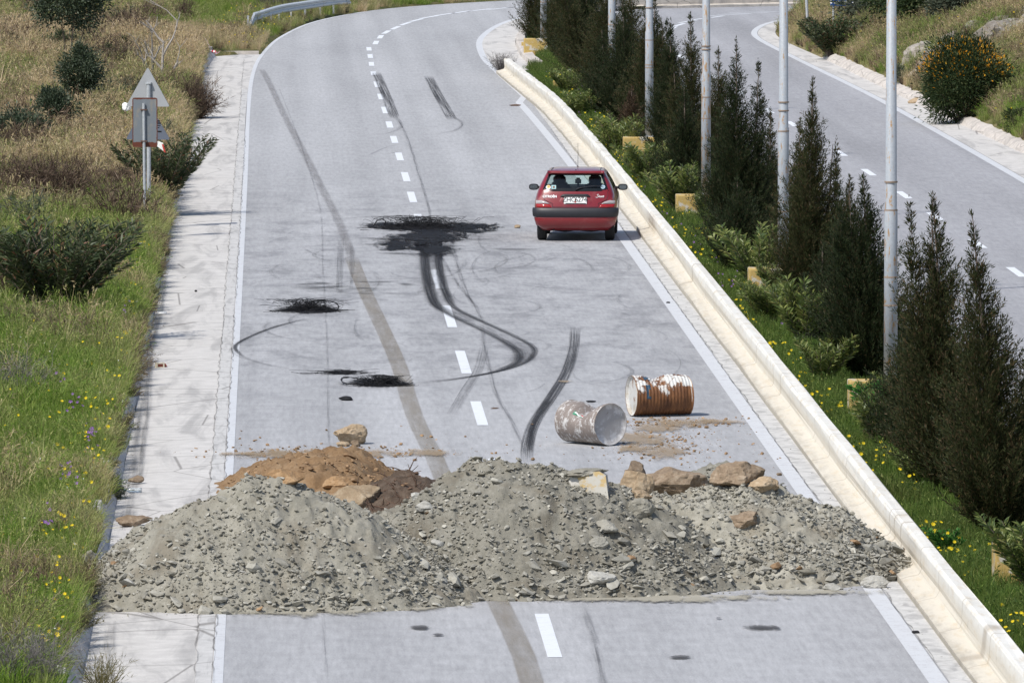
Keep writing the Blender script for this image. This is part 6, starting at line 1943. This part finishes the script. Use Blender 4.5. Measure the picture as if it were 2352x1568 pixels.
def inview(X, Y, Z, mu=160, mv=250):
    p = np.stack([X, Y, Z - CAM_Z], 1)
    zc = p @ _fw
    u = 1176 + CAM_F * (p @ _rt) / zc; v_ = 784 - CAM_F * (p @ _up) / zc
    return (u > -mu) & (u < 2352 + mu) & (v_ > -mv * .4) & (v_ < 1568 + mv)
def cnoise(X, Y, f, seed):
    return np.array([mnoise.fractal(Vector((x * f, y * f, seed)), 1.0, 2.0, 4) for x, y in zip(X.tolist(), Y.tolist())])
rs = np.random.RandomState(77)
# left verge
N = 90000
Y = 92 + (405 - 92) * rs.rand(N); X = -2.14 - 16 * rs.rand(N) ** 1.2
late = Y > 286
X = np.where(late, -2.14 - 13 * rs.rand(N) + 22 * rs.rand(N) * (rs.rand(N) < .5), X)
d = signed(VERGE, X, Y)
Z = verge_z(X, Y)
ok = (d > -.01) & inview(X, Y, Z)
X, Y, Z, d = X[ok], Y[ok], Z[ok], d[ok]
n1, n2 = cnoise(X, Y, .28, 3.0), cnoise(X * 1.0, Y * .35, .5, 8.0)
dryY = np.interp(Y, [90, 165, 178, 192, 205, 226, 234, 255, 262, 300, 306, 330, 345, 400], [.02, .08, .22, .62, .78, .72, .40, .36, .80, .82, .25, .30, .55, .5])
near = np.clip(1 - d / .4, 0, 1)
dry = np.clip(dryY + (n1 * 1.3 + n2 * .5) * (.25 + .85 * np.clip(dryY * 1.6, 0, .85)) + near * .15 + .45 * np.clip((n2 - .24) * 6, 0, 1) * (Y < 175), 0, 1)
q = rs.rand(len(X))
vid = np.select([q < .30, q < .55, q < .70, q < .82, q < .92], [0, 1, 2, 3, 4], 5)
vid = np.where((vid >= 4) & (dry < .35), rs.randint(0, 4, len(X)), vid)
vid = np.where((dry > .6) & (rs.rand(len(X)) < .45), 2, vid)
keep = rs.rand(len(X)) < np.where(d < 4, 1.0, .75)
hit_ = cnoise(X, Y, 1.7, 31.0)
tint = np.clip(np.where(vid >= 4, (1 - dry) * 1.2 * rs.rand(len(X)), dry + hit_ * (.15 + .5 * dryY) + rs.normal(size=len(X)) * .14), 0, 1)
sclv = rs.uniform(.65, 1.25, len(X)) * np.interp(d, [0, .25, .8], [.72, .9, 1.05]) * (1 + .35 * n2 + .5 * hit_) * np.where((Y > 286) & (d < 4), .7, 1.0) * np.interp(Y, [90, 130, 200], [.72, .85, 1.0])
rot = np.stack([rs.normal(size=len(X)) * .12, rs.normal(size=len(X)) * .12 + np.where((d < .16) & (Y < 286), .30, 0), rs.rand(len(X)) * 6.283], 1)
rot[:, 2] = np.where((d < .22) & (Y < 286), rs.normal(size=len(X)) * .5, rot[:, 2])
gn_scatter('verge_grass', np.stack([X, Y, Z], 1)[keep], vid[keep], sclv[keep], rot[keep], tint[keep], SG)
# weeds creeping over the lip of the gutter
Nn = 900
Ys = 97 + 188 * rs.rand(Nn) ** 1.1; Xs = np.full(Nn, -2.10) + rs.normal(size=Nn) * .05
nn = cnoise(Xs * 0, Ys, .35, 71.0)
ok = nn > np.where(Ys > 165, -.15, .12)
Xs, Ys = Xs[ok], Ys[ok]
gn_scatter('lip_weeds', np.stack([Xs, Ys, np.full(len(Xs), .20)], 1), rs.choice([0, 1, 2, 4, 5, 5], len(Xs)), rs.uniform(.35, .75, len(Xs)), np.stack([rs.normal(size=len(Xs)) * .2, rs.uniform(.1, .7, len(Xs)), rs.normal(size=len(Xs)) * .6], 1), np.clip(rs.rand(len(Xs)) * .9, 0, 1), SG)
# dry scrub growing through the straw
scrub = [src(twig_mesh(520, .85, .55, 70, .016, sub=9), M_twig), src(twig_mesh(521, .65, .5, 60, .015, sub=10), M_twig), src(twig_mesh(522, .7, .5, 60, .016, sub=9), M_ggreen), src(cloud_mesh(523, .7, .45, 26, 130, .07, .022, .0)[0], M_olnd_d)]
Nn = 1500
Ys = 168 + 150 * rs.rand(Nn); Xs = -2.5 - 12 * rs.rand(Nn)
dS = signed(VERGE, Xs, Ys); Zs = verge_z(Xs, Ys)
nn = cnoise(Xs, Ys * .5, .55, 61.0)
ok = (dS > .5) & inview(Xs, Ys, Zs) & (nn > .10) & (rs.rand(Nn) < np.where(Ys > 200, .55, .25))
Xs, Ys, Zs, nn = Xs[ok], Ys[ok], Zs[ok], nn[ok]
gn_scatter('dry_scrub', np.stack([Xs, Ys, Zs - .03], 1), np.where(rs.rand(len(Xs)) < .72, rs.randint(0, 2, len(Xs)), rs.randint(2, 4, len(Xs))), rs.uniform(.55, 1.25, len(Xs)), np.stack([0 * Xs, 0 * Xs, rs.rand(len(Xs)) * 6], 1), 0 * Xs, scrub)
# hillside
N = 60000
Y = 190 + 210 * rs.rand(N); X = 16.4 + 16 * rs.rand(N)
d = -signed(TOE, X, Y); Z = hill_z(X, Y)
ok = (d > np.where(Y > 282, .05, .30)) & inview(X, Y, Z)
X, Y, Z, d = X[ok], Y[ok], Z[ok], d[ok]
n1 = cnoise(X, Y, .35, 13.0)
dry = np.clip(.58 + n1 * 1.3 - .42 * (Y < 236), 0, 1)
vid = rs.randint(0, 6, len(X)); vid = np.where(rs.rand(len(X)) < .3, 2, vid)
tint = np.clip(dry + rs.normal(size=len(X)) * .18, 0, 1); tint = np.where(vid >= 4, (1 - dry) * rs.rand(len(X)), tint)
rot = np.stack([rs.normal(size=len(X)) * .12, rs.normal(size=len(X)) * .12, rs.rand(len(X)) * 6.283], 1)
rock = np.hypot(X - p.x - .8, (Y - p.y - 2) * .6) < 1.9
keep = ~rock | (rs.rand(len(X)) < .15)
gn_scatter('hillside_grass', np.stack([X, Y, Z], 1)[keep], vid[keep], (rs.uniform(.55, 1.15, len(X)) * np.interp(d, [.3, .8], [.6, 1]))[keep], rot[keep], tint[keep], SG)
# median
N = 26000
Y = 92 + 245 * rs.rand(N); X = 7.6 + 3.6 * rs.rand(N)
dl, dr = -signed(RE, X, Y), signed(RL, X, Y)
ok = (dl > np.where(Y > 274, 1.45, .42)) & (dr > .25)
X, Y = X[ok], Y[ok]; Z = np.full(len(X), .10)
ok = inview(X, Y, Z); X, Y, Z = X[ok], Y[ok], Z[ok]
n1 = cnoise(X, Y, .5, 23.0)
vid = np.where(n1 > .15, 1, rs.randint(0, 3, len(X)))
rot = np.stack([rs.normal(size=len(X)) * .1, rs.normal(size=len(X)) * .1, rs.rand(len(X)) * 6.283], 1)
gn_scatter('median_grass', np.stack([X, Y, Z], 1), vid, rs.uniform(.6, 1.15, len(X)) * (1 + .35 * n1), rot, np.clip(.12 + n1 * .5 + rs.normal(size=len(X)) * .15, 0, 1), SM)

# flowers: heads on thin stalks
def flower(seed, n, r_, petals, mat, stalk=.0):
    rs_2 = np.random.RandomState(seed)
    V = []
    for k in range(petals):
        a = 2 * np.pi * k / petals
        V.append([(0, 0, .004), (np.cos(a - .42) * r_ * .7, np.sin(a - .42) * r_ * .7, .012), (np.cos(a) * r_, np.sin(a) * r_, .016), (np.cos(a + .42) * r_ * .7, np.sin(a + .42) * r_ * .7, .012)])
    V = np.array(V).reshape(-1, 3)
    return src(np_mesh('flower', V, 4), mat)
F_y, F_v, F_p, F_w = flower(1, 1, .024, 7, M_yellow), flower(2, 1, .026, 5, M_violet), flower(3, 1, .040, 5, M_poppy), flower(4, 1, .018, 6, M_wpetal)
fp, fv, fs = [], [], []
rr = random.Random(99)
def addf(x, y, z, k, s_=1.0):
    fp.append((x, y, z)); fv.append(k); fs.append(s_ * rr.uniform(.7, 1.25))
for i in range(560):                       # along the lip of the left verge
    y = 95 + 190 * rr.random() ** 1.25; x = -2.16 - abs(rr.gauss(0, .32))
    addf(x, y, vz(x, y) + rr.uniform(.10, .34), 0 if rr.random() < .9 else 3)
for i in range(55):
    y = rr.uniform(95, 150); x = -2.3 - 1.6 * rr.random(); addf(x, y, vz(x, y) + rr.uniform(.25, .45), 0 if rr.random() < .8 else 3, .9)
for i in range(30):
    y = rr.uniform(160, 290); x = -2.3 - 5 * rr.random(); addf(x, y, vz(x, y) + rr.uniform(.3, .5), 0)
for i in range(120):                       # shoulder of the far left bend
    s_ = rr.random(); q = Vector(VERGE[5]).lerp(Vector(VERGE[7]), s_); x, y = q.x - rr.uniform(.3, 2.6), q.y + rr.uniform(-2, 4)
    if -signed(VERGE, np.array([x]), np.array([y]))[0] < -.1: addf(x, y, vz(x, y) + rr.uniform(.15, .4), 0, .9)
for cx, cy, n in ((-2.5, 115, 12), (-2.6, 109, 8), (-2.7, 128, 8), (-2.35, 122, 14), (-3.0, 134, 6), (-2.3, 150, 5)):
    for i in range(n): addf(cx + rr.gauss(0, .06), cy + rr.gauss(0, 1.2), vz(cx, cy) + rr.uniform(.25, .42), 1)
for u, v, n in ((176, 962, 9), (212, 972, 4), (118, 975, 3)):
    q = at_depth(u, v, 133.0)
    for i in range(n): addf(q.x + rr.gauss(0, .035), 133 + rr.gauss(0, .25), q.z + rr.gauss(0, .03), 2)
for i in range(620):                       # yellow flowers in the median, in drifts
    y = rr.uniform(96, 265); x = 7.72 + abs(rr.gauss(0, .34))
    if fbm(x * .9, y * .16, 77, 3) < -.02: continue
    addf(x, y, .10 + rr.uniform(.08, .26), 0, 1.05)
for i in range(120):
    y = rr.uniform(150, 265); x = 7.7 + .8 * rr.random(); addf(x, y, .12 + rr.uniform(.08, .22), 1, .8)
for i in range(330):                       # hillside
    y = rr.uniform(205, 330); x = 17.6 + 9 * rr.random() ** 1.3
    if -signed(TOE, np.array([x]), np.array([y]))[0] < .35: continue
    addf(x, y, hz(x, y) + rr.uniform(.15, .5), 0, 1.2)
gn_scatter('wildflowers', fp, fv, fs, [(rr.uniform(.3, 1.2), rr.uniform(-.4, .4), rr.uniform(-.5, .5)) for _ in fp], [0] * len(fp), [F_y, F_v, F_p, F_w])
